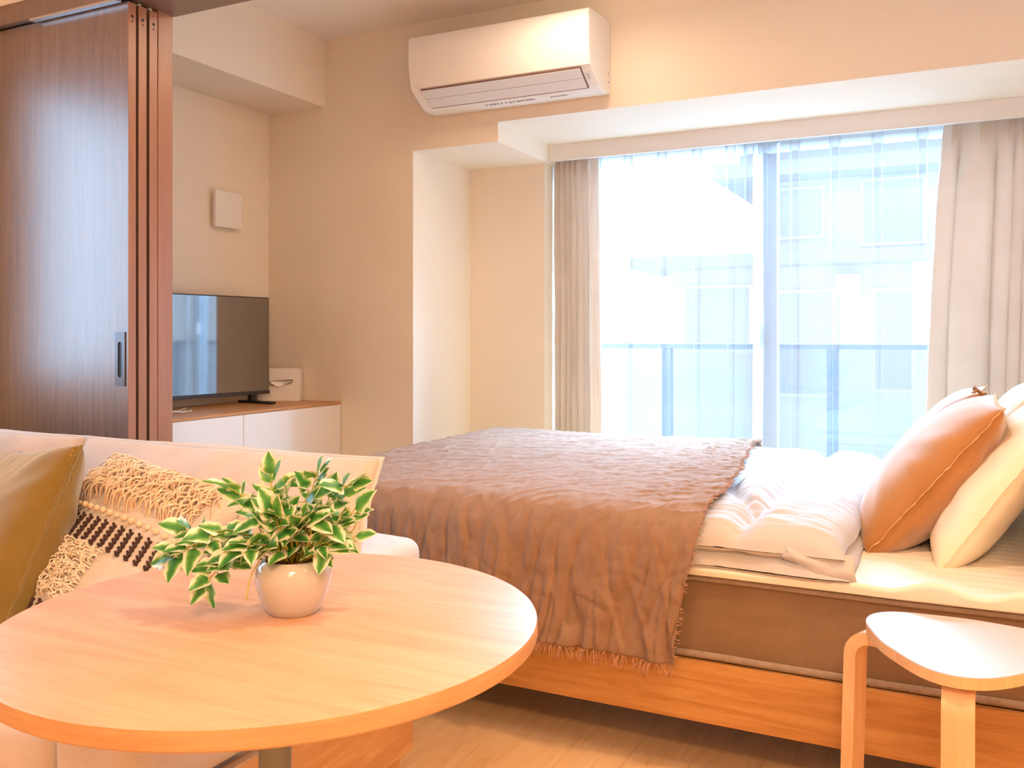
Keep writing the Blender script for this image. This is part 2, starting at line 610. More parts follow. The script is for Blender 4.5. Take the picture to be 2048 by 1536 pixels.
# ------------------------------------------------------------------ sliding doors
HB = 2.075
t = MB()
t.box(XL, XRL - .005, 1.885, 1.905, HB, 2.122).box(XL, XRL - .005, 1.893, 1.905, 2.122, 2.143)
t.box(XL, XRL - .005, 1.905, 2.094, HB + .006, 2.145)
struct(t.build('trim_3', m_dark), 'dark brown head rail above the sliding doors', 'trim')
jamb = struct(MB().box(-2.36, -2.25, 2.026, 2.084, 0, HB + .006, .0015).build('trim_4', m_darkedge), 'wide dark post at the end of the stacked sliding doors', 'post')
tr = tag(MB().box(-2.665, -2.27, 1.884, 1.904, HB - .007, HB - .0005).build('door_track', m_alu), 'thin bright metal strip under the head rail above the sliding door', 'track')
for k, (y0, y1, lab) in enumerate(((1.913, 1.941, 'front dark brown sliding door with recessed pull, broad face in view'),
                                   (1.951, 1.981, 'middle sliding door of the stack, only its narrow edge showing'),
                                   (1.992, 2.0225, 'rear sliding door of the stack, its edge against the wide post'))):
    d = MB().box(-3.06, -2.251, y0, y1, .008, HB - .004).build('door_%d' % (k + 1), m_dark)
    struct(d, lab, 'sliding door')
    d['group'] = 'stacked sliding doors'
    MB().box(-2.2512, -2.2495, y0, y1, .008, HB - .004, .0006, 1).build('door_edge', m_darkedge, d)
    ym = (y0 + y1) / 2
    q = MB()
    for zz, r in ((HB - .045, .0045), (HB - .06, .0025)):
        q.tube([(-2.2495, ym, zz), (-2.2485, ym, zz)], r, 12)
    q.build('edge_screw', m_slot, d)
    if k:
        MB().box(-2.285, -2.262, ym - .005, ym + .005, HB - .004, HB + .006).build('door_roller', m_whiteplastic, d)
    if k == 0:
        pl = MB()
        x0, x1, z0, z1 = -2.304, -2.262, .908, 1.072
        # plate with a rounded slot
        cx = (x0 + x1) / 2
        hw, zt, zb = .0085, 1.043, .934
        ring = []
        for i in range(48):
            a = 2 * pi * i / 48
            zc = zt - hw if math.sin(a) >= 0 else zb + hw
            ring.append((cx + hw * math.cos(a), zc + hw * math.sin(a)))
        outer = []
        for i in range(48):
            a = 2 * pi * i / 48
            c, s_ = math.cos(a), math.sin(a)
            m_ = max(abs(c), abs(s_))
            outer.append((cx + (x1 - x0) / 2 * c / m_, (z0 + z1) / 2 + (z1 - z0) / 2 * s_ / m_))
        yb_, yf_ = y0, y0 - .0035
        vs = [(p[0], yf_, p[1]) for p in ring] + [(p[0], yf_, p[1]) for p in outer] + [(p[0], yb_, p[1]) for p in outer] + [(p[0], yb_ - .0004, p[1]) for p in ring]
        fs = []
        for i in range(48):
            j = (i + 1) % 48
            fs += [(i, j, 48 + j, 48 + i), (48 + i, 48 + j, 96 + j, 96 + i), (i, j, 144 + j, 144 + i)]
        pl.add(vs, fs)
        hp = pl.build('door_pull', m_dkmetal, d)
        hp['label'] = 'dark metal recessed pull plate'
        rs = MB()
        rs.add([(p[0], yb_ - .0006, p[1]) for p in ring], [tuple(range(48))])
        rs.build('pull_recess', m_slot, hp)

# ------------------------------------------------------------------ balcony window, left living window


def sash(mb, x0, x1, y, z0, z1, w=.045, d=.03):
    mb.box(x0, x0 + w, y - d / 2, y + d / 2, z0, z1).box(x1 - w, x1, y - d / 2, y + d / 2, z0, z1)
    mb.box(x0 + w, x1 - w, y - d / 2, y + d / 2, z0, z0 + w * 1.3).box(x0 + w, x1 - w, y - d / 2, y + d / 2, z1 - w, z1)


f = MB()
f.box(-1.77, -1.735, 4.225, 4.30, .03, 2.06).box(.295, .33, 4.225, 4.30, .03, 2.06)
f.box(-1.735, .295, 4.225, 4.30, .03, .07).box(-1.735, .295, 4.225, 4.30, 2.03, 2.06)
win = struct(f.build('window_1', m_frame), 'white framed two pane sliding balcony window behind the sheer curtains', 'window')
for x0, x1, y in ((-1.735, -.755, 4.245), (-.825, .295, 4.28)):
    q = MB()
    sash(q, x0, x1, y, .07, 2.03, .07)
    s_ = q.build('window_sash', m_frame, win)
    MB().box(x0 + .06, x1 - .06, y - .003, y + .003, .12, 1.99).build('window_pane', m_glass, s_)
q = MB().box(-.846, -.826, 4.20, 4.229, 1.07, 1.15, .004)
q.build('window_latch', m_whiteplastic, win)
f = MB()
f.box(XL - .14, XL - .02, .35, .39, .86, 2.04).box(XL - .14, XL - .02, 1.58, 1.62, .86, 2.04)
f.box(XL - .14, XL - .02, .39, 1.58, .86, .90).box(XL - .14, XL - .02, .39, 1.58, 2.0, 2.04).box(XL - .11, XL - .05, .965, 1.005, .90, 2.0)
w2 = struct(f.build('window_2', m_frame), 'living side window, seen only as a reflection', 'window')
MB().box(XL - .083, XL - .077, .385, 1.585, .895, 2.005).build('window_pane', m_glass, w2)

# ------------------------------------------------------------------ outside: balcony, building
struct(MB().box(-3.6, 2.2, 4.30, 5.45, -.12, -.02).build('floor_balcony', m_conc), 'grey concrete balcony floor outside the window', 'floor')
rl = thing('balcony_railing', 'balcony railing with pale panels and square posts outside window', 'railing', (-.8, 5.3, 0))
MB().box(-3.5, 2.2, 5.27, 5.33, .985, 1.016, .006).build('top_rail', m_rail, rl)
MB().box(-3.5, 2.2, 5.28, 5.32, .05, .08).build('bottom_rail', m_rail, rl)
for x in (-2.55, -1.592, -.643, .31, 1.26):
    MB().box(x - .028, x + .028, 5.275, 5.325, -.02, .985).build('post', m_rail, rl)
for x in (-3.5, -2.52, -1.562, -.613, .34, 1.29):
    MB().box(x, x + .89, 5.298, 5.302, .08, .985).build('panel', m_panel, rl)
b = thing('building', 'pale neighbouring house with stepped flat eaves beyond the balcony', 'building', (-1.2, 16, -4))
q = MB().box(-4.165, 3.5, 14, 19, -4, 2.1)
q.build('lower_wall', m_facade, b)
MB().box(-2.95, 3.5, 14.4, 19, 2.3, 3.45).build('upper_wall', m_facade, b)
MB().box(-4.62, 3.8, 13.4, 19, 2.1, 2.28).build('eave', m_eave, b)
MB().box(-3.4, 3.8, 13.7, 19, 3.45, 3.66).build('eave', m_eave, b)
MB().box(-3.1, 3.6, 14.2, 19, 3.66, 4.6).build('roof', m_eave, b)
for x0, x1, z0, z1 in ((-3.9, -2.9, .85, 1.8), (-2.5, -1.7, .2, 1.7), (-1.1, -.5, .3, 1.7), (-2.6, -1.9, 2.6, 3.3), (-1.3, -.5, 2.45, 3.35)):
    fr = MB().box(x0 - .05, x1 + .05, 13.93 if z0 < 2 else 14.33, 14.02 if z0 < 2 else 14.42, z0 - .05, z1 + .05).build('window', m_facwhite, b)
    MB().box(x0, x1, 13.92 if z0 < 2 else 14.32, 13.95 if z0 < 2 else 14.35, z0, z1).build('pane', m_pane, fr)
MB().box(-1.62, -1.3, 13.7, 14.0, 1.62, 1.95).build('wall_unit', m_facwhite, b)
MB().box(-.62, -.2, 13.75, 14.0, -4, 2.1).build('pillar', m_facwhite, b)

# ------------------------------------------------------------------ curtains


def drape(name, label, xt, xb, y0, z0, z1, bounds, seed, dir_):
    """bounds: fold boundaries (0..1 across the width). One sheet of pinch pleated cloth."""
    rnd = random.Random(seed)
    nb = len(bounds) - 1
    per, nzv = 22, 64
    amps = [rnd.uniform(.75, 1.25) for _ in range(nb)]
    def fn(u, v):
        k = 0
        while k < nb - 1 and u > bounds[k + 1]:
            k += 1
        wd = bounds[k + 1] - bounds[k]
        s = (u - bounds[k]) / wd
        z = z1 + (z0 - z1) * v
        dtop = (z1 - z)
        x_ = (xt[0] + (xt[1] - xt[0]) * u) * (1 - v ** .55) + (xb[0] + (xb[1] - xb[0]) * u) * v ** .55
        wid = (xt[1] - xt[0]) * wd
        depth = min(.05, .42 * wid + .010) * amps[k]
        body = sm(.0, .35, dtop)
        a = depth * (.55 + .45 * body)
        prof = math.sin(pi * s) ** .8
        pinch = math.exp(-((dtop - .085) / .035) ** 2)
        peak = math.exp(-((s - .5) / .12) ** 2)
        y = y0 - a * prof * (1 - .35 * pinch * (1 - peak)) - .012 * pinch * peak
        x_ += (.5 - s) * wid * .55 * pinch * (1 - abs(2 * s - 1))
        x_ += dir_ * a * .42 * math.sin(2 * pi * s) * body
        x_ += .006 * nz(u * 9, z * 2.2, seed) * body
        y += .006 * nz(u * 14, z * 1.6, seed + 5) * body + .0025 * nz(u * 40, z * 9, seed)
        return (x_, y, z)
    m = MB().grid(fn, per * nb, nzv)
    o = m.build(name, m_drape, None, True, solid=.002)
    return tag(o, label, 'curtain', 'linen drapes at the window')


drape('curtain', 'narrow gathered beige linen drape in corner beside the niche', (-1.805, -1.575), (-1.800, -1.548), 4.085, .03, 1.965,
      [0, .11, .24, .36, .48, .62, 1.0], 3, 1)
drape('curtain', 'wide beige linen drape hanging behind the bed pillows', (-.05, .60), (-.150, .60), 4.085, .03, 1.965,
      [0, .10, .30, .395, .45, .50, .55, .605, .68, .78, .89, 1.0], 8, -1)


def sheer(label, x0, x1, pleats, y0, seed, edge):
    xs = []
    pl = sorted(pleats)
    path = []                # (x, kind, pleat index, s) along the width
    cur = x0
    for i, p in enumerate(pl):
        w = p - .014 - cur
        n = max(2, int(w / .012))
        for k in range(n):
            path.append((cur + w * k / n, 0, 0))
        for k in range(17):
            s = k / 16
            path.append((p - .014 + .028 * s, s, 1))
        cur = p + .014
    n = max(2, int((x1 - cur) / .012))
    for k in range(n + 1):
        path.append((cur + (x1 - cur) * k / n, 0, 0))
    N = len(path)
    NV = 60
    zt, zb = 1.965, .035
    def pt(i, z):
        x, s, f_ = path[i]
        d = zt - z
        grow = sm(.05, 1.4, d)
        y = y0 + .012 * grow * math.sin(x * 26 + seed) + .008 * nz(x * 7, z * .8, seed) * grow
        xx = x + .010 * nz(x * 3, z * 1.5, seed + 3) * grow - edge * .03 * grow * sm(0, 1, (x - x0) / (x1 - x0)) * 0
        if f_:
            wgt = math.sin(pi * s)
            amp = .026 + .010 * grow
            y -= amp * max(0, wgt) ** .7
            xx += (.004 - .010 * (1 - grow)) * math.sin(4 * pi * s) - (.009 - .004 * grow) * math.sin(2 * pi * s)
        return (xx, y, z)
    m = MB()
    zs = [zt + (zb - zt) * (j / NV) for j in range(NV + 1)]
    vs = [pt(i, z) for z in zs for i in range(N)]
    fs = [(j * N + i, j * N + i + 1, (j + 1) * N + i + 1, (j + 1) * N + i) for j in range(NV) for i in range(N - 1)]
    m.add(vs, fs)
    o = m.build('sheer_curtain', m_sheer, None, True)
    tag(o, label, 'curtain', 'sheer curtains at the window')
    hb = MB()
    zs = [1.966, 1.93, 1.91, 1.884]
    vs = [(p[0], p[1] - .0015, p[2]) for z in zs for p in (pt(i, z) for i in range(N))]
    fs = [(j * N + i, j * N + i + 1, (j + 1) * N + i + 1, (j + 1) * N + i) for j in range(3) for i in range(N - 1)]
    hb.add(vs, fs)
    hb.build('heading_tape', m_band, o, True)
    hm = MB()
    e = [pt(N - 1 if edge > 0 else 0, zt + (zb - zt) * j / 40) for j in range(41)]
    hm.add([(p[0] - .012, p[1] - .001, p[2]) for p in e] + [(p[0] + .012, p[1] - .001, p[2]) for p in e], [(j, j + 1, 42 + j, 41 + j) for j in range(40)])
    hm.build('side_hem', m_band, o, True)
    return o


sheer('white sheer curtain panel beside the narrow drape', -1.76, -.835, [-1.60, -1.439, -1.271, -1.102, -.946, -.862], 4.15, 1, 1)
sheer('white sheer curtain panel beside the wide drape', -.815, .31, [-.80, -.662, -.493, -.321, -.145, .04, .2], 4.158, 4, -1)

# ------------------------------------------------------------------ air conditioner
ac = thing('air_conditioner', 'white wall mounted air conditioner above the window bay corner', 'air conditioner', (-1.685, 3.45, 2.04))
x0, x1 = -2.095, -1.275
prof = [(3.45, 2.337), (3.235, 2.324), (3.221, 2.320), (3.213, 2.308), (3.2115, 2.26), (3.213, 2.20), (3.220, 2.15), (3.232, 2.108),
        (3.262, 2.085), (3.325, 2.046), (3.345, 2.038), (3.40, 2.036), (3.44, 2.039), (3.45, 2.05)]
body = MB().ext(prof, 'x', x0, x1).build('body', m_whiteplastic, ac)
md = body.modifiers.new('soft', 'BEVEL'); md.width = .004; md.segments = 2; md.limit_method = 'ANGLE'; md.angle_limit = math.radians(50)
# front cover: slightly raised skin over the upright face
cv = [(p[0] - .0035, p[1]) for p in prof[2:8]]
cv2 = [(p[0] + .002, p[1]) for p in prof[2:8]][::-1]
MB().ext(cv + cv2, 'x', x0 + .004, x1 - .004).build('front_cover', m_whiteplastic, ac, True, angle=40)


def ac_slope(xa, xb, s0, s1, lift, name, mat, th=.004):
    """a plate lying on the sloping outlet face; s along the slope 0 (upper) .. 1 (lower)."""
    p0, p1 = Vector((3.236, 2.105)), Vector((3.325, 2.046))
    d = p1 - p0
    n = Vector((d.y, -d.x)).normalized()
    a, b_ = p0 + d * s0, p0 + d * s1
    poly = [a + n * lift, b_ + n * lift, b_ + n * (lift - th), a + n * (lift - th)]
    return MB().ext([(p.x, p.y) for p in poly], 'x', xa, xb).build(name, mat, ac)


ac_slope(-2.045, -1.318, .0, 1.0, .0062, 'outlet', m_gapdark, .006)
ac_slope(-2.0435, -1.322, .04, .47, .0085, 'louver', m_flap)
ac_slope(-2.0435, -1.322, .49, .95, .0085, 'louver', m_flap)
sg = MB()
for k in range(13):
    w_ = random.uniform(.006, .015)
    xx = -1.80 + k * .0185
    sg.box(xx, xx + w_, 3.352, 3.362 + random.uniform(0, .006), 2.034, 2.0372)
sg.build('printed_marking', m_grey, ac)
sg = MB()
for k in range(7):
    sg.box(-1.50 + k * .011, -1.493 + k * .011, 3.356, 3.361, 2.034, 2.0372)
sg.build('printed_marking', m_grey, ac)
sg = MB()
for k in range(6):
    sg.box(-2.072 + k * .0075, -2.0665 + k * .0075, 3.222, 3.2255, 2.117, 2.1215)
sg.build('maker_name', m_flap, ac)
sg = MB()
for k in range(3):
    sg.box(-1.302, -1.296, 3.25 + .012 * k, 3.256 + .012 * k, 2.082 - .008 * k, 2.0865 - .008 * k)
sg.build('indicator_light', m_grey, ac)
for zz in (2.085, 2.12):
    MB().tube([(x1 - .001, 3.425, zz), (x1 + .002, 3.425, zz)], .004, 10).build('side_screw', m_grey, ac)

# ------------------------------------------------------------------ wall vent
vt = thing('wall_vent', 'square white ventilation cover on the wall above the television', 'vent', (XL, 3.14, 1.64))
MB().box(XL, -3.045, 3.068, 3.214, 1.572, 1.716, .003).build('vent_base', m_whiteplastic, vt)
MB().box(-3.046, -3.030, 3.056, 3.226, 1.560, 1.728, .004).build('vent_cover', m_whiteplastic, vt)

# ------------------------------------------------------------------ television cabinet and what stands on it
cb = thing('television_cabinet', 'white sideboard with wooden top under the television', 'cabinet', (-2.85, 2.75, 0))
CY0, CY1 = 2.10, YB - .002
MB().box(XL + .004, -2.647, CY0, CY1, .0, .738).build('body', m_cabwhite, cb)
MB().box(XL + .004, -2.627, CY0, CY1, .738, .75, .001, 1).build('top_board', m_cabwood, cb)
ys = [CY0, 2.165, 2.8045, CY1]
for a, c in zip(ys[:-1], ys[1:]):
    MB().box(-2.647, -2.628, a + .0015, c - .0015, .06, .7365, .0012, 1).build('door', m_cabwhite, cb)

tv = thing('television', 'black flat screen television standing on the white sideboard', 'television', (-2.95, 3.0, .75))
TR = Vector((-2.915, 3.282, 0)); TD = Vector((-.104, -.9946, 0)); TNn = Vector((.9946, -.104, 0))
TM = Matrix(((TD.x, TNn.x, 0, TR.x), (TD.y, TNn.y, 0, TR.y), (0, 0, 1, 0), (0, 0, 0, 1)))


def tbox(x0, x1, y0, y1, z0, z1, bev=0):
    return MB().box(x0, x1, y0, y1, z0, z1, bev, 2, TM)


tbox(0, .735, -.028, -.002, .789, 1.241, .004).build('casing', m_black, tv)
tbox(.006, .729, -.003, .0005, .806, 1.236).build('screen', m_screen, tv)
tbox(0, .735, -.003, .002, .789, .8045, .001).build('bezel', m_bezel, tv)
tbox(.15, .585, -.06, -.028, .83, 1.1, .01).build('rear_housing', m_black, tv)
for xx in (.085, .62):
    fo = tbox(xx, xx + .032, -.085, .135, .7505, .762, .003).build('foot', m_black, tv)
    tbox(xx + .004, xx + .028, -.022, .006, .76, .795, .003).build('foot_neck', m_black, fo)
# the foot in view sits askew
cbl = MB()
for k in range(3):
    cbl.tube(catmull([(-2.98, 2.42, .7535), (-2.86 + .02 * k, 2.50, .7535 + .004 * k), (-2.80 + .015 * k, 2.60 - .01 * k, .7535 + .005 * k), (-2.83, 2.72 - .04 * k, .7535), (-2.95, 2.80, .7535)], 8), .0022, 6)
tag(cbl.build('cable', m_cable, None, True), 'thin pale cables lying on the sideboard under the television', 'cable')

tb = thing('tissue_box', 'white tissue box standing on end beside the television', 'tissue box', (-2.9, 3.35, .75))
an = math.radians(27)
ux, nn = Vector((math.cos(an), math.sin(an), 0)), Vector((math.sin(an), -math.cos(an), 0))
R0 = Vector((-2.822, 3.385, 0))
BM = Matrix(((ux.x, -nn.x, 0, R0.x), (ux.y, -nn.y, 0, R0.y), (0, 0, 1, 0), (0, 0, 0, 1)))
BM2 = BM @ Matrix.Translation((-.20, 0, 0))
bx = MB()
# front face with a slit, tapered a little toward the top
zb_, zt_, w_ = .7505, .905, .20
slit = [(.05, .822), (.10, .826), (.15, .829), (.167, .836), (.171, .845), (.165, .853), (.15, .854), (.10, .849), (.05, .843)]
n_ = len(slit)
outer = [(0, zb_), (.10, zb_), (.20, zb_), (.20, .80), (.199, .85), (.197, zt_), (.15, zt_), (.05, zt_), (.003, zt_)]
outer = [(0.0, zb_), (.07, zb_), (.15, zb_), (w_, zb_), (w_, .84), (w_ - .003, zt_), (.15, zt_), (.07, zt_), (0.003, zt_)]
vs = [BM2 @ Vector((p[0], 0, p[1])) for p in slit] + [BM2 @ Vector((p[0], 0, p[1])) for p in outer]
vs += [BM2 @ Vector((p[0], .058, p[1])) for p in outer] + [BM2 @ Vector((p[0], .03, p[1])) for p in slit]
fs = []
for i in range(n_):
    j = (i + 1) % n_
    fs += [(i, j, n_ + j, n_ + i), (n_ + i, n_ + j, 2 * n_ + j, 2 * n_ + i), (i, j, 3 * n_ + j, 3 * n_ + i)]
fs += [tuple(range(2 * n_, 3 * n_)), tuple(range(3 * n_, 4 * n_))]
bx.add(vs, fs)
bx.build('carton', m_card, tb)
MB().grid(lambda u, v: BM2 @ Vector((.06 + .105 * u, .014 - .022 * v - .004 * math.sin(u * 9), .846 - .004 * u - .026 * v * (1 - .5 * abs(u - .5)) * math.sin(pi * min(1, u + .1)))), 14, 6).build('tissue', m_tissue, tb, True, solid=.0008)

# ------------------------------------------------------------------ ceiling light
cl = thing('ceiling_light', 'round warm ceiling light peeking at the top edge', 'lamp', (-1.297, 2.862, CZ))
MB().lathe([(.235, 0), (.25, -.02), (.25, -.136), (.246, -.14), (.238, -.14), (.236, -.132), (.0, -.132)], (-1.297, 2.862, CZ - .0005), 48).build('housing', m_lampbase, cl, True, angle=40)
MB().lathe([(.235, -.1325), (.20, -.135), (.10, -.137), (0, -.138)], (-1.297, 2.862, CZ), 48).build('diffuser', m_lamp, cl, True)

# ------------------------------------------------------------------ bed
BX0, BX1, BY0, BY1 = -1.86, .25, 2.116, 3.625
bd = thing('bed_frame', 'low oak bed frame under the brown mattress', 'bed', ((BX0 + BX1) / 2, (BY0 + BY1) / 2, 0))
MB().box(BX0, BX1, BY0, BY0 + .024, .14, .2845, .002).build('side_rail', m_bed, bd)
MB().box(BX0, BX1, BY1 - .024, BY1, .14, .2845, .002).build('side_rail', m_bed, bd)
MB().box(BX0, BX0 + .024, BY0 + .025, BY1 - .025, .14, .2845, .002).build('foot_rail', m_bed, bd)
MB().box(BX1 + .001, BX1 + .04, BY0, BY1, .10, .80, .004).build('headboard', m_head, bd)
MB().box(BX0 + .03, BX1, BY0 + .03, BY1 - .03, .225, .25).build('slat_base', m_head, bd)
for x in (BX0 + .08, BX1 - .10):
    for y in (BY0 + .12, BY1 - .16):
        MB().box(x, x + .05, y, y + .05, 0, .225, .003).build('leg', m_bed, bd)

MX0, MX1, MY0, MY1 = BX0 + .025, BX1 - .005, BY0 + .017, BY1 - .02
MZ0, MZ1 = .286, .484
mt = thing('mattress', 'thick brown sprung mattress with rope like piping', 'mattress', ((MX0 + MX1) / 2, (MY0 + MY1) / 2, .285))


def matt_side(u, v):
    # loop round the outline with rounded corners; v bottom..top
    w, d, r = MX1 - MX0, MY1 - MY0, .06
    per = [(MX0 + r, MY0), (MX1 - r, MY0), (MX1, MY0 + r), (MX1, MY1 - r), (MX1 - r, MY1), (MX0 + r, MY1), (MX0, MY1 - r), (MX0, MY0 + r)]
    L = []
    for i in range(8):
        a, b_ = per[i], per[(i + 1) % 8]
        L.append(math.hypot(b_[0] - a[0], b_[1] - a[1]))
    tot = sum(L)
    s = (u % 1) * tot
    for i in range(8):
        if s <= L[i] or i == 7:
            a, b_ = Vector(per[i]), Vector(per[(i + 1) % 8])
            p = a.lerp(b_, min(1, s / L[i]))
            break
        s -= L[i]
    c = Vector(((MX0 + MX1) / 2, (MY0 + MY1) / 2))
    nrm = Vector((0, -1)) if i == 0 else (Vector((1, 0)) if i == 2 else (Vector((0, 1)) if i == 4 else (Vector((-1, 0)) if i == 6 else (p - c).normalized())))
    z = MZ0 + .006 + (MZ1 - MZ0 - .012) * v
    off = .004 * math.sin(pi * v) + .0035 * nz(p.x * 2.2 + p.y, z * 22, 3) + .002 * nz(p.x * 8, z * 40, 9)
    if i != 0:
        off = min(off, .004)
    p = p + nrm * (off - .006)
    return (p.x, p.y, z)


q = MB().grid(matt_side, 420, 18)
q.add([matt_side(i / 420, 1) for i in range(420)], [tuple(range(420))])
q.add([matt_side(i / 420, 0) for i in range(420)], [tuple(range(420))])
q.build('cover', m_matt, mt, True, angle=50)
for z, sd in ((MZ1 - .004, 0), (MZ0 + .0085, 5)):
    pp = []
    for i in range(700):
        p = Vector(matt_side(i / 700, .5 if False else (1 if sd == 0 else 0)))
        p.z = z + .0022 * nz(p.x * 3, sd)
        if p.y < MY0 + .03:
            p.y -= .004
        pp.append(p)
    MB().tube(pp, .009, 8, closed=True).build('piping', m_piping, mt, True)

# quilted pad lying on the mattress, its edge hanging a little
PZ = .507


def pad(u, v):
    x = MX0 - .004 + (MX1 - MX0 + .006) * u
    s = v * 1.0
    y0, y1 = MY0 - .013, MY1 + .004
    wob = .5 + .5 * nz(x * 5.0 + 4, 1.7, 2)
    if v < .06:
        k = v / .06
        y = y0 + .004 * (1 - k) - .004 * wob * (1 - k) - .003
        ztop_ = PZ - .004 + .026 * sm(-.30, -.02, x) * (.55 + .45 * math.sin(x * 34 + 3.4))
        z = ztop_ * k + (1 - k) * (.487 + .006 * wob)
        return (x, y, z)
    k = (v - .06) / .94
    y = y0 + (y1 - y0) * k
    z = PZ + .026 * math.exp(-((k) / .03) ** 2) * sm(-.30, -.02, x) * (.55 + .45 * math.sin(x * 34 + 3.4)) + .0035 * abs(math.sin(y * 62 + .8 * nz(x * 3, y * 9))) - .001 + .003 * nz(x * 8, y * 8, 3)
    return (x, y, z)


tag(MB().grid(pad, 130, 150).build('mattress_pad', m_pad, None, True, solid=.004), 'thin cream quilted pad covering the mattress top', 'mattress pad')

# ------------------------------------------------------------------ duvet (folded double at the head end)
DX0, DX1, DY0, DY1 = -1.85, -.225, 2.108, 3.60


def ep(t, n=2.6, p=.42):
    t = max(-1, min(1, t))
    return (max(0.0, 1 - abs(t) ** n)) ** p


def slab(x0, x1, y0, y1, zb, zt, seedv, quilt, nx=150, ny=170, bulge=.012, droop=0):
    m = MB()
    def top(u, v):
        u_ = .5 - .5 * math.cos(pi * u); v_ = .5 - .5 * math.cos(pi * v)
        u_ = .5 * u + .5 * u_; v_ = .5 * v + .5 * v_
        s, t_ = 2 * u_ - 1, 2 * v_ - 1
        wavx = .012 * nz(v_ * 7, seedv, 1) * (abs(s) ** 6)
        wavy = .010 * nz(u_ * 9, seedv, 2) * (abs(t_) ** 6)
        x = x0 + (x1 - x0) * u_ + wavx
        y = y0 + (y1 - y0) * v_ + wavy
        e = ep(s, 14, .5) * ep(t_, 16, .5)
        h = (zt - zb) * e
        h += bulge * (nz(x * 2.2, y * 2.2, seedv)) * e
        if quilt:
            h += quilt(x, y) * e
        edge = 1 - ep(t_, 10, 1) * ep(s, 10, 1)
        h += .006 * nz(x * 30, y * 6, seedv + 7) * edge
        h += .0042 * nz(x * 5, y * 60, seedv + 2) * e + .005 * max(0, 1 - abs(nz(x * 7, y * 32, seedv + 4)) * 3) * e
        return x, y, max(0.001, h)
    def up(u, v):
        x, y, h = top(u, v)
        return (x, y, zb + (zt - zb) * .20 + h * .80)
    def lo(u, v):
        x, y, h = top(u, v)
        d = 0
        if droop:
            d = droop * max(0, nz(x * 6, 3.3, seedv)) * max(0, 1 - (y - y0) / .06)
        return (x, y, max(zb - d, zb + (zt - zb) * .20 - h * .25 - d))
    m.grid(up, nx, ny)
    m.grid(lo, nx, ny)
    return m


def seam(d, w=.022):
    return math.exp(-(d / w) ** 2)


def q_up(x, y):
    # roll at the fold, and a rounded cell behind a curved seam
    edge_x = -.455 + .02 * math.sin((y - 2.3) * 2.2)
    h = -.040 * seam(x - edge_x, .030)
    dy = (y - 2.87) / .55
    if abs(dy) < 1.25:
        cell_x = -.615 + .16 * (abs(dy) ** 2.4)
        if x < edge_x:
            h -= .034 * seam(x - cell_x, .024)
            if x > cell_x and abs(dy) < 1:
                h += .016 * math.sin(pi * min(1, (x - cell_x) / max(.02, edge_x - cell_x))) * (1 - dy * dy)
    h -= .010 * seam(y - 3.44, .025)
    h -= .014 * seam(y - 2.235, .03) * (1 if x < -.35 else .3)
    if x > edge_x:
        h += .006
    return h


dv = thing('duvet', 'puffy white duvet folded double between throw and pillows', 'duvet', ((DX0 + DX1) / 2, (DY0 + DY1) / 2, .51))
slab(DX0, DX1 + .005, DY0 + .004, DY1, .500, .578, 3, None, droop=.008).build('lower_layer', m_duvet, dv, True)
slab(-1.60, DX1 - .005, DY0, DY1 + .005, .545, .634, 11, q_up, nx=190, ny=220, bulge=.007).build('folded_layer', m_duvet, dv, True)
# crumpled corner of the cover hanging at the fold
MB().grid(lambda u, v: (-.36 + .15 * u + .01 * nz(v * 2, u * 2), 2.118 - .012 * math.sin(pi * v) + .012 * u * u + .006 * nz(u * 4, v * 3, 2), .580 - (.03 + .055 * sm(0, .75, u)) * v - .012 * u * (1 - v)), 24, 18).build('cover_corner', m_duvet, dv, True, solid=.003)

# ------------------------------------------------------------------ throw blanket
def ypath(pts, n):
    p = catmull([(a, b_, 0) for a, b_ in pts], 20)
    L = [0]
    for i in range(1, len(p)):
        L.append(L[-1] + (p[i] - p[i - 1]).length)
    out = []
    j = 0
    for k in range(n + 1):
        s = L[-1] * k / n
        while j < len(L) - 2 and L[j + 1] < s:
            j += 1
        f_ = (s - L[j]) / max(1e-9, L[j + 1] - L[j])
        out.append(p[j].lerp(p[j + 1], f_))
    return out, L[-1]


NQ, NP = 420, 380
YP, LQ = ypath([(3.642, .45), (3.640, .56), (3.618, .622), (3.55, .650), (3.2, .652), (2.8, .653), (2.45, .652), (2.23, .650), (2.126, .634), (2.076, .588), (2.064, .52), (2.066, .44), (2.070, .36), (2.068, .285)], NQ)
TOPZ = .652


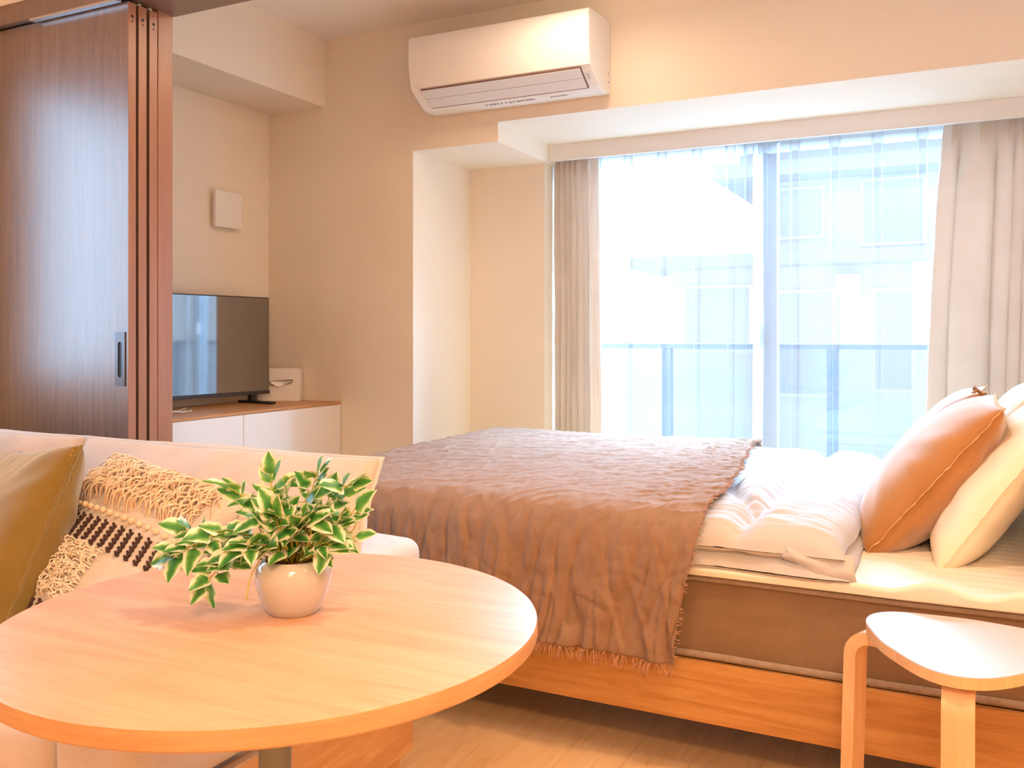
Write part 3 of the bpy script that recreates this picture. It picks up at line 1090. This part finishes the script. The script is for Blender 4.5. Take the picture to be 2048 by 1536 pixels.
def throw_pt(i, j):
    u = i / NP                       # 0 at the free right edge, 1 past the foot
    y, z = YP[j].x, YP[j].y
    q_ = j / NQ
    hang = sm(.06, .0, (z - .285) / (TOPZ - .285) - .86) if y < 2.6 else 0
    xr = -.70 + .15 * sm(3.6, 2.2, y)
    if y < 2.2:
        xr = -.55 - .055 * sm(.64, .285, z)
    xr += .012 * nz(q_ * 16, 4.4) + .006 * nz(q_ * 60, 2)
    span = (xr + 1.885)
    total = span + .26
    sx = u * total
    x = xr - sx
    dxz = 0
    bend = .05
    if sx > span - bend:
        over = sx - (span - bend)
        if over < bend * 1.57:
            a = over / bend
            x = -1.885 + bend - bend * math.sin(a)
            dxz = bend * (1 - math.cos(a))
        else:
            x = -1.885 - .006
            dxz = bend + (over - bend * 1.57)
    dyz = max(0.0, TOPZ - z)
    zz = TOPZ - (dxz ** 2.5 + dyz ** 2.5) ** .4 if dxz > 1e-6 else z
    foot = sm(-1.35, -1.84, x)
    rest = 1 if y > 2.12 else sm(.53, .64, z)
    zz += rest * (-.018 * foot * sm(2.95, 2.4, y)) + rest * .004 * nz(x * 2.2, y * 2.0, 6)
    dent = -.004 * seam(x + 1.42, .12) * rest * (1 if y > 2.3 else 0)
    zz += dent
    # crinkles: along the top they fan out, on the hang they fall vertical
    s_q = q_ * LQ
    w1 = nz(x * 10 + .8 * s_q, s_q * 2.0, 1)
    w2 = nz(x * 24 + 3 * nz(x * 3, s_q * 2, 8), s_q * 4.5, 2)
    ridge = 1 - abs(nz(x * 17 + 2.2 * s_q, s_q * 3.4, 5)) * 2
    ridge = max(0, ridge) ** 4
    fine = nz(x * 60, s_q * 26, 3)
    cross = max(0, 1 - abs(nz(x * 5, s_q * 15 + 2 * nz(x * 4, s_q), 7)) * 3) ** 2
    folds = .012 * w1 + .007 * w2 - .017 * ridge - .010 * max(0, 1 - abs(nz(x * 26 + 4 * s_q, s_q * 5, 31)) * 3.2) ** 2 + .009 * max(0, 1 - abs(nz(x * 13 - 1.5 * s_q, s_q * 2.6, 41)) * 4) ** 2
    tw1 = nz(x * 16 - 9 * y, y * 10, 14)
    tops = .0022 * nz(x * 8, y * 22, 12) + .0040 * max(0, 1 - abs(tw1) * 3) ** 2 + .0026 * fine
    near_edge = sm(.35, .0, x * -1 + xr + 0) if False else sm(.40, .0, xr - x)
    tops += .006 * near_edge * max(0, 1 - abs(nz(x * 9 + y * 4, y * 24 - x * 10, 21)) * 2.6) ** 2
    d_h = folds * (.35 + .65 * sm(.62, .35, z)) + .0022 * fine - .0035 * cross * sm(.75, .35, z)
    yy = y - max(-.013, d_h + .002) * hang
    zz += tops * (1 - hang)
    if j > NQ - 32:                  # hem ruffles
        k = (j - (NQ - 32)) / 32
        yy -= .006 * k * (nz(x * 22, 9.1) + .4)
        zz += .008 * k * nz(x * 7, 3.3) + .004 * k * nz(x * 25, 8)
    return Vector((x, yy, zz))


TP = [[throw_pt(i, j) for i in range(NP + 1)] for j in range(NQ + 1)]
q = MB()
q.add([p for r in TP for p in r], [(j * (NP + 1) + i, j * (NP + 1) + i + 1, (j + 1) * (NP + 1) + i + 1, (j + 1) * (NP + 1) + i) for j in range(NQ) for i in range(NP)])
th = tag(q.build('throw_blanket', m_throw, None, True, solid=.003), 'crinkled brown gauze throw draped over the foot of the bed', 'blanket')
fr = MB()
rnd = random.Random(5)


def strand(p, d, L, r=.0009, curl=.012):
    p, d = Vector(p), Vector(d).normalized()
    s1 = Vector((rnd.uniform(-1, 1), rnd.uniform(-1, .2), rnd.uniform(-.5, .5))) * curl
    pts = []
    for k in range(6):
        t_ = k / 5
        pts.append(p + d * L * t_ + s1 * math.sin(t_ * 2.6) + Vector((rnd.uniform(-1, 1), rnd.uniform(-.6, .2), rnd.uniform(-1, 1))) * .0016 * t_)
    fr.tube(pts, [r] * 5 + [r * .7], 4)


for k in range(330):
    i = rnd.uniform(0, NP * .86)
    a = TP[NQ][int(i)].lerp(TP[NQ][int(i) + 1], i % 1)
    strand(a, (rnd.uniform(-.35, .35), -.12, -1), rnd.uniform(.018, .036))
for k in range(420):
    j = rnd.uniform(16, NQ - 3)
    a = TP[int(j)][0].lerp(TP[int(j) + 1][0], j % 1)
    strand(a + Vector((-.003, 0, .002)), (1, rnd.uniform(-.8, .8), rnd.uniform(-.1, .35)), rnd.uniform(.006, .016), .0008, .006)
fo = fr.build('fringe', m_fringe, th, True)
fo['kind'] = 'stuff'

# ------------------------------------------------------------------ pillows and cushions


def pillow_mesh(c, ux, uy, un, w, h, t, pinch=.06, n=44, wr=.006, seed=0, sag=.15, pw=.42, corner=0):
    c, ux, uy, un = Vector(c), Vector(ux).normalized(), Vector(uy), Vector(un)
    uy = (uy - ux * uy.dot(ux)).normalized()
    n0 = ux.cross(uy)
    un = n0 if n0.dot(un) > 0 else -n0
    def base(s, t_):
        x = s * w / 2 * (1 - pinch * (1 - t_ * t_) * s * s)
        y = t_ * h / 2 * (1 - pinch * (1 - s * s) * t_ * t_)
        return x, y
    def pt(u, v, side):
        s = math.sin((u - .5) * pi) * .55 + (2 * u - 1) * .45
        t_ = math.sin((v - .5) * pi) * .55 + (2 * v - 1) * .45
        x, y = base(s, t_)
        e = (max(0, 1 - s * s) * max(0, 1 - t_ * t_)) ** pw
        z = side * t / 2 * e * (1 - sag * t_)
        rim = max(abs(s), abs(t_))
        a = math.atan2(t_, s)
        wz = wr * nz(math.cos(a) * 4.5, math.sin(a) * 4.5, seed + side) * (e ** .4 if e > 0 else 0) * sm(.35, .95, rim) * 2
        wz += wr * .8 * nz(s * 2.2, t_ * 2.2, seed + 3 * side) * e
        edge_w = .004 * nz(s * 6, t_ * 6, seed + 9) * (1 if rim > .985 else 0)
        return c + ux * x + uy * y + un * (z + side * wz * (1 if e > 0 else 0) + edge_w)
    m = MB()
    m.grid(lambda u, v: pt(u, v, 1), n, n)
    m.grid(lambda u, v: pt(u, v, -1), n, n)
    loop = [pt(k / n, 0, 1) for k in range(n)] + [pt(1, k / n, 1) for k in range(n)] + [pt(1 - k / n, 1, 1) for k in range(n)] + [pt(0, 1 - k / n, 1) for k in range(n)]
    return m, loop, pt, (c, ux, uy, un)


def flange(loop, c, un, width=.008, seed=0, amp=1.0):
    """a thin wavy seam flange standing out along the outline."""
    m = MB()
    N = len(loop)
    vs = []
    for k, p in enumerate(loop):
        d = (p - c)
        d = (d - un * d.dot(un)).normalized()
        wv = un * (.003 * nz(k * .35, seed) + .002 * nz(k * 1.1, seed)) * amp
        vs += [p - d * .004 + un * .0012, p + d * width + wv + un * .0009, p + d * width + wv - un * .0009, p - d * .004 - un * .0012]
    fs = []
    for k in range(N):
        j = (k + 1) % N
        for a in range(4):
            b_ = (a + 1) % 4
            fs.append((k * 4 + a, k * 4 + b_, j * 4 + b_, j * 4 + a))
    m.add(vs, fs)
    return m


def bed_pillow(name, label, group, c, lean, mat, seed, w=.58, h=.46, t=.18, twist=0, fl=.008, pinch=.05, stitch=None):
    ux = Vector((math.sin(twist), math.cos(twist), 0))
    uy = Vector((math.cos(lean) * math.cos(twist), -math.cos(lean) * math.sin(twist), math.sin(lean)))
    un = Vector((-math.sin(lean), 0, math.cos(lean)))
    m, loop, pt, fr_ = pillow_mesh(c, ux, uy, un, w, h, t, pinch, 48, .007, seed, .2, .40)
    root = thing(name, label, 'pillow', (c[0], c[1], PZ), group)
    m.build('pillowcase', mat, root, True)
    flange(loop, fr_[0], fr_[3], fl, seed, 1.6).build('seam', stitch or mat, root, True)
    return root


PG = 'pillows leaning on the headboard'
bed_pillow('pillow', 'front brown pillow nearer the stool, seam edge facing the room', PG, (-.062, 2.745, .695), math.radians(51), m_brown, 2, .60, .485, .225, 0, .010, .05, m_seam)
p2 = bed_pillow('pillow', 'brown pillow nearer the window with a knotted corner', PG, (-.065, 3.275, .700), math.radians(56), m_brown, 7, .50, .45, .20, math.radians(4), .008, .05, m_seam)
bed_pillow('pillow', 'cream pillow behind the nearer brown pillow', PG, (.083, 2.68, .690), math.radians(56), m_cream, 5, .62, .47, .165, 0, .004, .03)
bed_pillow('pillow', 'cream pillow nearer the window behind the knotted brown pillow', PG, (.088, 3.28, .705), math.radians(60), m_cream, 9, .54, .46, .15, 0, .004, .03)
# twisted corner of the far brown pillow
kn = MB()
kp = Vector((.052, 3.075, .868))
for k in range(3):
    kn.grid(lambda u, v, k=k: kp + Vector((.012 * math.cos(2.4 * u + k * 2) * (1 + v) - .004, .02 * (v - .5) + .008 * math.sin(3 * u), .004 + .03 * u * (1 - .3 * k) + .006 * math.sin(4 * v))), 10, 6)
kn.build('knotted_corner', m_brown, p2, True, solid=.003)

# ------------------------------------------------------------------ sofa
sf = thing('sofa', 'pale linen sofa with oak base in front of the sliding doors', 'sofa', (-2.1, 1.4, 0))
SX1 = -1.14
SX0 = -3.04
SY0, SY1 = .97, 1.77
MB().box(SX1 - .025, SX1, SY0, SY1, .10, .302, .002).build('side_panel', m_sofawood, sf)
MB().box(SX0, SX0 + .025, SY0, SY1, .10, .302, .002).build('side_panel', m_sofawood, sf)
MB().box(SX0 + .025, SX1 - .025, SY0, SY0 + .025, .10, .302, .002).build('front_panel', m_sofawood, sf)
MB().box(SX0 + .025, SX1 - .025, SY1 - .025, SY1, .10, .302, .002).build('rear_panel', m_sofawood, sf)
for x in (SX0 + .004, SX1 - .034):
    MB().box(x, x + .03, SY0 + .055, SY1 - .05, 0, .0995, .002).build('leg_panel', m_sofawood, sf)


def soft_block(x0, x1, y0, y1, z0, z1, r, seed, amp=.006, crown=.0):
    bm = bmesh.new()
    bmesh.ops.create_cube(bm, size=1)
    for p in bm.verts:
        p.co = Vector(((x0 + x1) / 2 + p.co.x * (x1 - x0), (y0 + y1) / 2 + p.co.y * (y1 - y0), (z0 + z1) / 2 + p.co.z * (z1 - z0)))
    bmesh.ops.bevel(bm, geom=bm.edges[:], offset=r, segments=5, profile=.5, affect='EDGES')
    bmesh.ops.subdivide_edges(bm, edges=[e for e in bm.edges if e.calc_length() > .08], cuts=8, use_grid_fill=True)
    bm.normal_update()
    for p in bm.verts:
        p.co += p.normal * amp * nz(p.co.x * 6, p.co.y * 6, p.co.z * 6 + seed)
        if crown and p.co.z > (z0 + z1) / 2:
            s_ = (2 * (p.co.x - x0) / (x1 - x0) - 1); t_ = (2 * (p.co.y - y0) / (y1 - y0) - 1)
            p.co.z += crown * (1 - s_ * s_) * (1 - t_ * t_)
    bm.verts.index_update()
    m = MB()
    m.add([p.co.copy() for p in bm.verts], [[q_.index for q_ in f_.verts] for f_ in bm.faces])
    bm.free()
    return m


soft_block(SX1 - .20, SX1 - .006, SY0 + .01, SY1 + .06, .304, .582, .035, 1).build('armrest', m_sofa, sf, True)
soft_block(SX0 + .016, SX0 + .16, SY0 + .01, SY1 + .03, .304, .582, .035, 2).build('armrest', m_sofa, sf, True)
soft_block(SX0 + .165, SX1 - .205, SY1 - .10, SY1 + .04, .304, .62, .035, 3).build('backrest', m_sofa, sf, True)
for xa, xb in ((SX0 + .165, -2.12), (-2.116, SX1 - .204)):
    soft_block(xa, xb, SY0 + .012, SY1 - .10, .304, .405, .03, xa, .003, .012).build('seat_cushion', m_sofa, sf, True)


def back_cushion(xa, xb, yb, yt, zb, zt, t, seed):
    c = ((xa + xb) / 2, (yb + yt) / 2, (zb + zt) / 2)
    uy = Vector((0, yt - yb, zt - zb))
    m, loop, pt, fr_ = pillow_mesh(c, (1, 0, 0), uy, (0, -1, .4), xb - xa, uy.length, t, .035, 48, .008, seed, .15, .30)
    o = m.build('back_cushion', m_sofa, sf, True)
    flange(loop, Vector(c), fr_[3], .013, seed, 1.2).build('cushion_flange', m_sofapipe, o, True)
    return o


back_cushion(-2.115, -1.165, 1.545, 1.67, .425, .785, .17, 3)
back_cushion(-2.98, -2.125, 1.55, 1.67, .425, .785, .17, 8)

# ------------------------------------------------------------------ loose cushions on the sofa
# olive cushion seen almost edge-on
ol = thing('cushion', 'olive velvet cushion standing edge on, frontmost at the sofa end', 'cushion', (-2.0, 1.4, .41), 'loose cushions on the sofa')
T_ = Vector((-1.765, 1.365, .800)); B_ = Vector((-1.775, 1.200, .455))
ey = (T_ - B_)
ew = Vector((-.90, .36, 0)); ew = (ew - ey.normalized() * ew.dot(ey.normalized())).normalized()
c_ = (T_ + B_) / 2 + ew * .215
m, loop, pt, fr_ = pillow_mesh(c_, ew, ey, (-.3, -.9, .2), .44, ey.length + .03, .20, .06, 48, .006, 4, .15, .36)
m.build('cushion_cover', m_olive, ol, True)
MB().tube(loop, .004, 6, closed=True).build('cushion_piping', m_olive, ol, True)
st = MB()
N = len(loop)
for k in range(0, N, 2):
    p, q2 = loop[k], loop[(k + 1) % N]
    d = ((c_ - p) - fr_[3] * (c_ - p).dot(fr_[3])).normalized()
    st.tube([p + d * .006 + fr_[3] * .011, q2 + d * .006 + fr_[3] * .011], .0016, 5)
st.build('stitching', m_olivestitch, ol, True)

mi = thing('cushion', 'pale mint cushion mostly hidden behind the olive cushion', 'cushion', (-2.55, 1.5, .41), 'loose cushions on the sofa')
m, loop, pt, fr_ = pillow_mesh((-2.545, 1.45, .625), (.97, .1, .16), (-.12, .35, .9), (0, -.9, .3), .42, .40, .15, .06, 36, .006, 14, .15, .36)
m.build('cushion_cover', m_mint, mi, True)
flange(loop, fr_[0], fr_[3], .012, 3).build('cushion_flange', m_mint, mi, True)

# woven cushion with tufts, bobbles and dark motifs
wv = thing('cushion', 'cream woven cushion with peach fringe, bobbles and dark brown stitched motifs', 'cushion', (-1.65, 1.4, .41), 'loose cushions on the sofa')
A_ = Vector((-1.985, 1.605, .750)); Bq = Vector((-1.545, 1.555, .696)); Cq = Vector((-1.872, 1.275, .425))
ex = (Bq - A_); eyv = (A_ - Cq)
c_ = A_ + ex / 2 - eyv / 2
m, loop, pt, (wc, wx, wy, wnrm) = pillow_mesh(c_, ex, eyv, (.3, -.9, .4), ex.length + .02, eyv.length + .02, .15, .05, 48, .004, 21, .1, .36)
m.build('cushion_cover', m_weave, wv, True)


def surf(s, t, lift=0.0):
    """point on the woven cushion's front; s 0..1 along the top edge, t 0..1 downward."""
    def inv(a):                      # invert the grid's spacing
        lo, hi = 0.0, 1.0
        for _ in range(24):
            mid = (lo + hi) / 2
            if math.sin((mid - .5) * pi) * .55 + (2 * mid - 1) * .45 < a:
                lo = mid
            else:
                hi = mid
        return (lo + hi) / 2
    p = pt(inv(2 * s - 1), inv(1 - 2 * t), 1)
    return p + wnrm * lift


tf = MB()
rnd = random.Random(11)
for row, tt in enumerate((.04, .09, .15, .205)):
    for k in range(88):
        s = .03 + .90 * (k + rnd.random()) / 88
        p = surf(s, tt + rnd.uniform(-.02, .02), .001)
        L = rnd.uniform(.035, .07)
        side = rnd.uniform(-.022, .022)
        lift = rnd.uniform(.012, .032)
        pts = []
        for i in range(7):
            a = i / 6
            pts.append(p - wy * L * a + wx * side * a + wnrm * (lift * math.sin(pi * min(1, a * 1.1)) + .004) + Vector((rnd.uniform(-1, 1), 0, rnd.uniform(-1, 1))) * .002)
        tf.tube(pts, .0019, 5)
for k in range(60):                  # left edge tassels
    tt = rnd.choice((rnd.uniform(.02, .27), rnd.uniform(.5, .72), rnd.uniform(.93, .99)))
    p = surf(.012, tt, 0)
    L = rnd.uniform(.02, .045)
    tf.tube([p, p - wx * L * .6 + wnrm * .01 - wy * .005, p - wx * L - wy * rnd.uniform(.0, .03) + wnrm * rnd.uniform(-.01, .02)], .0019, 5)
o_ = tf.build('fringe', m_peach, wv, True)
o_['kind'] = 'stuff'
lp = MB()
for k in range(620):                 # looped pile band
    s, tt = rnd.uniform(.05, .62), rnd.uniform(.54, .79)
    p = surf(s, tt, .001)
    a = rnd.uniform(0, pi)
    d = (wx * math.cos(a) + wy * math.sin(a)) * rnd.uniform(.005, .010)
    h_ = rnd.uniform(.008, .017)
    lp.tube([p - d, p - d * .8 + wnrm * h_ * .8, p + wnrm * h_, p + d * .8 + wnrm * h_ * .8, p + d], .0017, 5, cap=False)
o_ = lp.build('looped_pile', m_yarn, wv, True)
o_['kind'] = 'stuff'
for tt in (.37, .96):
    bb = MB()
    for k in range(18):
        s = .0 + .98 * k / 17
        p = surf(min(.99, max(.01, s)), tt, .007)
        r = .0115 if k == 0 else rnd.uniform(.006, .0085)
        o0 = len(bb.v)
        bb.lathe([(0.0001, -r), (r * .7, -r * .7), (r, 0), (r * .7, r * .7), (.0001, r)], p, 8)
    bb.build('bobble_trim', m_peach, wv, True)
for tt0, tt1 in ((.415, .525), (.83, .935)):
    mo = MB()
    for k in range(15):
        s0 = .03 + .94 * k / 14.5
        for i in range(6):
            a = i / 5.0
            t_ = tt0 + (tt1 - tt0) * a
            s = s0 + .022 * a
            p0, p1, p2_ = surf(s - .016, t_ - .008, .003), surf(s + .005, t_ + .005, .004), surf(s + .017, t_ + .001, .003)
            mo.tube([p0, p1, p2_], .0032, 5)
        mo.tube([surf(s0 + .006 + .022 * a / 6, tt0 + (tt1 - tt0) * a / 6, .003) for a in range(7)], .0034, 5)
    mo.build('stitched_motif', m_brownyarn, wv, True)

# ------------------------------------------------------------------ round table
TX, TY, TZ, TRd = -.879, 1.001, .66, .376
tbl = thing('round_table', 'round light oak table with grey post in front of the sofa', 'table', (TX, TY, 0))
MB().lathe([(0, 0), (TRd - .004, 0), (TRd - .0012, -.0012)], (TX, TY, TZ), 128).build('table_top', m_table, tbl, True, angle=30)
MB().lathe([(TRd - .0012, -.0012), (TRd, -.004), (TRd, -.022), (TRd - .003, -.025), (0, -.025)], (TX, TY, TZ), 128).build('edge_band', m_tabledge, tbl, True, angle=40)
MB().lathe([(.023, .024), (.023, .634)], (TX, TY, 0), 32).build('post', m_steel, tbl, True, angle=40)
MB().lathe([(.06, .620), (.06, .6345)], (TX, TY, 0), 32).build('mounting_plate', m_steel, tbl, True, angle=40)
MB().lathe([(.205, 0), (.205, .008), (.19, .014), (.04, .022), (.024, .026)], (TX, TY, 0), 64).build('base', m_steel, tbl, True, angle=40)

# ------------------------------------------------------------------ potted ivy
PX, PY = -.868, 1.028
pl = thing('potted_ivy', 'variegated ivy in a white glazed pot on the round table', 'plant', (PX, PY, TZ))
prof = [(0, .0035), (.030, .0035), (.0335, .0), (.037, .0025), (.043, .012), (.0505, .030), (.0548, .046), (.0545, .058), (.051, .069), (.0455, .0765), (.0425, .0785),
        (.0405, .0775), (.043, .072), (.047, .064), (.047, .05), (.0, .045)]
MB().lathe(prof, (PX, PY, TZ), 64).build('pot', m_pot, pl, True, angle=60)
MB().lathe([(0, .071), (.02, .072), (.0435, .0695), (.0435, .060), (0, .060)], (PX, PY, TZ), 40).build('soil', m_soil, pl, True)
CR = Vector((math.cos(YAW), math.sin(YAW), 0))         # across, as the sprays spread along the table
CF = Vector((-math.sin(YAW), math.cos(YAW), 0))        # away toward the sofa
P0 = Vector((PX, PY, TZ + .072))
rnd = random.Random(23)
# sprays: control points (across, away, up) in metres from the soil
sprays = [
    [(-.01, 0, 0), (-.05, -.02, .04), (-.10, -.02, .045), (-.15, -.01, .022), (-.172, 0, .012)],
    [(-.01, 0, 0), (-.04, .02, .06), (-.075, .03, .085), (-.10, .03, .10)],
    [(-.015, 0, 0), (-.06, -.03, .02), (-.09, -.04, .006), (-.112, -.045, -.02)],
    [(-.02, 0, 0), (-.07, -.01, .012), (-.12, .01, .028), (-.16, .02, .04)],
    [(0, 0, 0), (-.03, .01, .08), (-.038, .02, .12)],
    [(0, .01, 0), (0, .02, .06), (.02, .03, .10), (.03, .02, .128)],
    [(.01, 0, 0), (.03, .01, .06), (.06, .02, .095), (.085, .01, .115)],
    [(.02, 0, 0), (.05, 0, .05), (.072, -.01, .058), (.088, -.01, .075)],
    [(.015, 0, 0), (.04, -.02, .03), (.06, -.03, .032)],
    [(0, -.01, 0), (-.01, -.03, .05), (-.02, -.03, .075)],
    [(-.01, .01, 0), (-.03, .04, .05), (-.06, .05, .06)],
    [(.01, .01, 0), (.03, .04, .05), (.04, .05, .08)],
    [(-.01, 0, 0), (-.035, -.035, .035), (-.055, -.05, .03)],
    [(.0, 0, 0), (.012, -.02, .045), (.02, -.03, .07)],
    [(.0, 0, 0), (-.015, 0, .05), (-.01, .0, .088)],
    [(.01, 0, 0), (.04, .01, .04), (.068, .015, .028)],
]
stm = MB()
lf_v, lf_f, lf_uv = [], [], []


def leaf(p, d, up, L, wd, fold, curl):
    d = d.normalized()
    sd = d.cross(up)
    if sd.length < 1e-4:
        sd = Vector((1, 0, 0))
    sd.normalize()
    up = sd.cross(d)
    NL, NW = 9, 4
    o0 = len(lf_v)
    lob = rnd.uniform(.85, 1.1)
    for i in range(NL + 1):
        t_ = i / NL
        wdt = wd * (math.sin(pi * min(1, t_ ** .62)) ** .85) * (1 + .12 * lob * math.sin(t_ * 11)) if 0 < t_ < 1 else .0004
        for k in range(NW + 1):
            s = 2 * k / NW - 1
            q_ = p + d * L * t_ + sd * s * wdt / 2 + up * (fold * abs(s) * wdt * .5 - curl * L * t_ * t_ + .0012 * math.sin(7 * t_ + 3 * s))
            lf_v.append(q_)
            lf_uv.append((s * (.55 + .45 * min(1, .3 + t_)), t_))
    for i in range(NL):
        for k in range(NW):
            a = o0 + i * (NW + 1) + k
            lf_f.append((a, a + 1, a + NW + 2, a + NW + 1))


def W3(a):
    return P0 + CR * a[0] + CF * a[1] + Vector((0, 0, a[2]))


for sp in sprays:
    pts = catmull([W3(a) for a in sp], 6)
    stm.tube(pts, [.0013 * (1 - .5 * i / len(pts)) for i in range(len(pts))], 6)
    n_l = max(6, int(len(pts) * .72))
    for k in range(n_l):
        i = int((.3 + .7 * (k + .6) / n_l) * (len(pts) - 1))
        i = min(i, len(pts) - 1)
        p = pts[i]
        tg = (pts[min(i + 1, len(pts) - 1)] - pts[max(i - 1, 0)]).normalized()
        side = (1 if k % 2 else -1)
        d = tg * rnd.uniform(.2, .9) + CR * side * rnd.uniform(.2, .9) + CF * rnd.uniform(-.9, .3) + Vector((0, 0, rnd.uniform(-.5, .45)))
        if k == n_l - 1:
            d = tg + CF * -.3
        L = rnd.uniform(.026, .044)
        pe = p + d.normalized() * .008
        stm.tube([p, pe], .0007, 5)
        leaf(pe, d, Vector((rnd.uniform(-.4, .4), rnd.uniform(-.7, .1), 1)) - CF * .55, L, L * rnd.uniform(.62, .9), rnd.uniform(-.1, .4), rnd.uniform(-.05, .25))
for k in range(62):                  # dense crown above the pot
    a = (rnd.gauss(0, .030), rnd.uniform(-.04, .035), rnd.uniform(.012, .075))
    p = W3(a)
    d = CR * (a[0] * 14 + rnd.uniform(-.5, .5)) + CF * rnd.uniform(-1, .2) + Vector((0, 0, rnd.uniform(-.4, .6)))
    L = rnd.uniform(.026, .044)
    stm.tube([W3((a[0] * .4, a[1] * .4, 0)), W3((a[0] * .8, a[1] * .8, a[2] * .6)), p], .0009, 5)
    leaf(p, d, Vector((0, 0, 1)) - CF * .6, L, L * rnd.uniform(.62, .9), rnd.uniform(-.1, .4), rnd.uniform(-.05, .25))
for a, b_, c2 in (((.03, 0, .05), (.085, -.01, .045), (.095, -.01, .085)), ((-.03, -.02, .03), (-.05, -.04, -.01), (-.055, -.045, -.042)), ((-.05, 0, .03), (-.12, 0, .002), (-.185, 0, .0)), ((0, .01, .06), (-.02, .02, .12), (.01, .02, .105))):
    stm.tube(catmull([W3(a), W3(b_), W3(c2)], 8), .0009, 5)
stm.build('stem', m_stem, pl, True)
me = bpy.data.meshes.new('foliage')
me.from_pydata([tuple(p) for p in lf_v], [], lf_f)
uvl = me.uv_layers.new(name='UVMap')
for lo in me.loops:
    uvl.data[lo.index].uv = lf_uv[lo.vertex_index]
me.materials.append(m_leaf)
me.polygons.foreach_set('use_smooth', [True] * len(me.polygons))
fo = bpy.data.objects.new('foliage', me)
COL.objects.link(fo)
adopt(fo, pl)

# ------------------------------------------------------------------ stool
SCX, SCY, SZ = .006, 1.912, .48
so = thing('stool', 'three legged bent birch stool with rounded triangular white seat', 'stool', (SCX, SCY, 0))
angs = [math.radians(a) for a in (146, 266, 26)]


def seat_r(a):
    # rounded triangle: support-like radius with corners at the legs
    c3 = math.cos(3 * (a - angs[0]))
    return .175 * (1 + .128 * c3 + .024 * math.cos(6 * (a - angs[0])))


outl = [(SCX + seat_r(2 * pi * k / 120) * math.cos(2 * pi * k / 120), SCY + seat_r(2 * pi * k / 120) * math.sin(2 * pi * k / 120)) for k in range(120)]
MB().ext(outl, 'z', SZ - .021, SZ - .002).build('seat', m_birch, so, True, angle=40)
MB().ext([(SCX + (x - SCX) * .994, SCY + (y - SCY) * .994) for x, y in outl], 'z', SZ - .002, SZ).build('seat_laminate', m_stoolwhite, so, True, angle=40)


def bent_leg(ang, r_in, r_out, splay, shift=0.0):
    er = Vector((math.cos(ang), math.sin(ang), 0)); et = Vector((-math.sin(ang), math.cos(ang), 0))
    th_, rad = .025, .055
    zt = SZ - .0215
    cl = [(r_in, zt - th_ / 2), (r_out - rad, zt - th_ / 2)]
    for k in range(1, 11):
        a = pi / 2 * k / 10
        cl.append((r_out - rad + (rad - th_ / 2) * math.sin(a), zt - rad + (rad - th_ / 2) * math.cos(a)))
    cl.append((r_out - th_ / 2 + splay, th_ * 0))
    left, right = [], []
    for i, p in enumerate(cl):
        a = Vector(cl[max(0, i - 1)]); b_ = Vector(cl[min(len(cl) - 1, i + 1)])
        d = (b_ - a).normalized()
        n_ = Vector((-d.y, d.x))
        left.append(Vector(p) + n_ * th_ / 2); right.append(Vector(p) - n_ * th_ / 2)
    for s_ in (left, right):
        s_[-1].y = 0
    poly = left + right[::-1]
    m = MB()
    n_ = len(poly)
    base = Vector((SCX, SCY, 0)) + et * shift
    vs = [base + er * p.x + Vector((0, 0, p.y)) + et * sgn * .026 for sgn in (-1, 1) for p in poly]
    fs = [(i, (i + 1) % n_, n_ + (i + 1) % n_, n_ + i) for i in range(n_)]
    k2 = len(left)
    for o0 in (0, n_):
        for i in range(k2 - 1):
            fs.append((o0 + i, o0 + i + 1, o0 + n_ - 2 - i, o0 + n_ - 1 - i))
    m.add(vs, fs)
    return m.build('leg', m_birch, so, True, angle=40)


for a, ro, ri, sh in ((159, .229, .09, 0), (268, .203, .06, -.004), (28, .225, .09, 0)):
    bent_leg(math.radians(a), ri, ro, .012, sh)
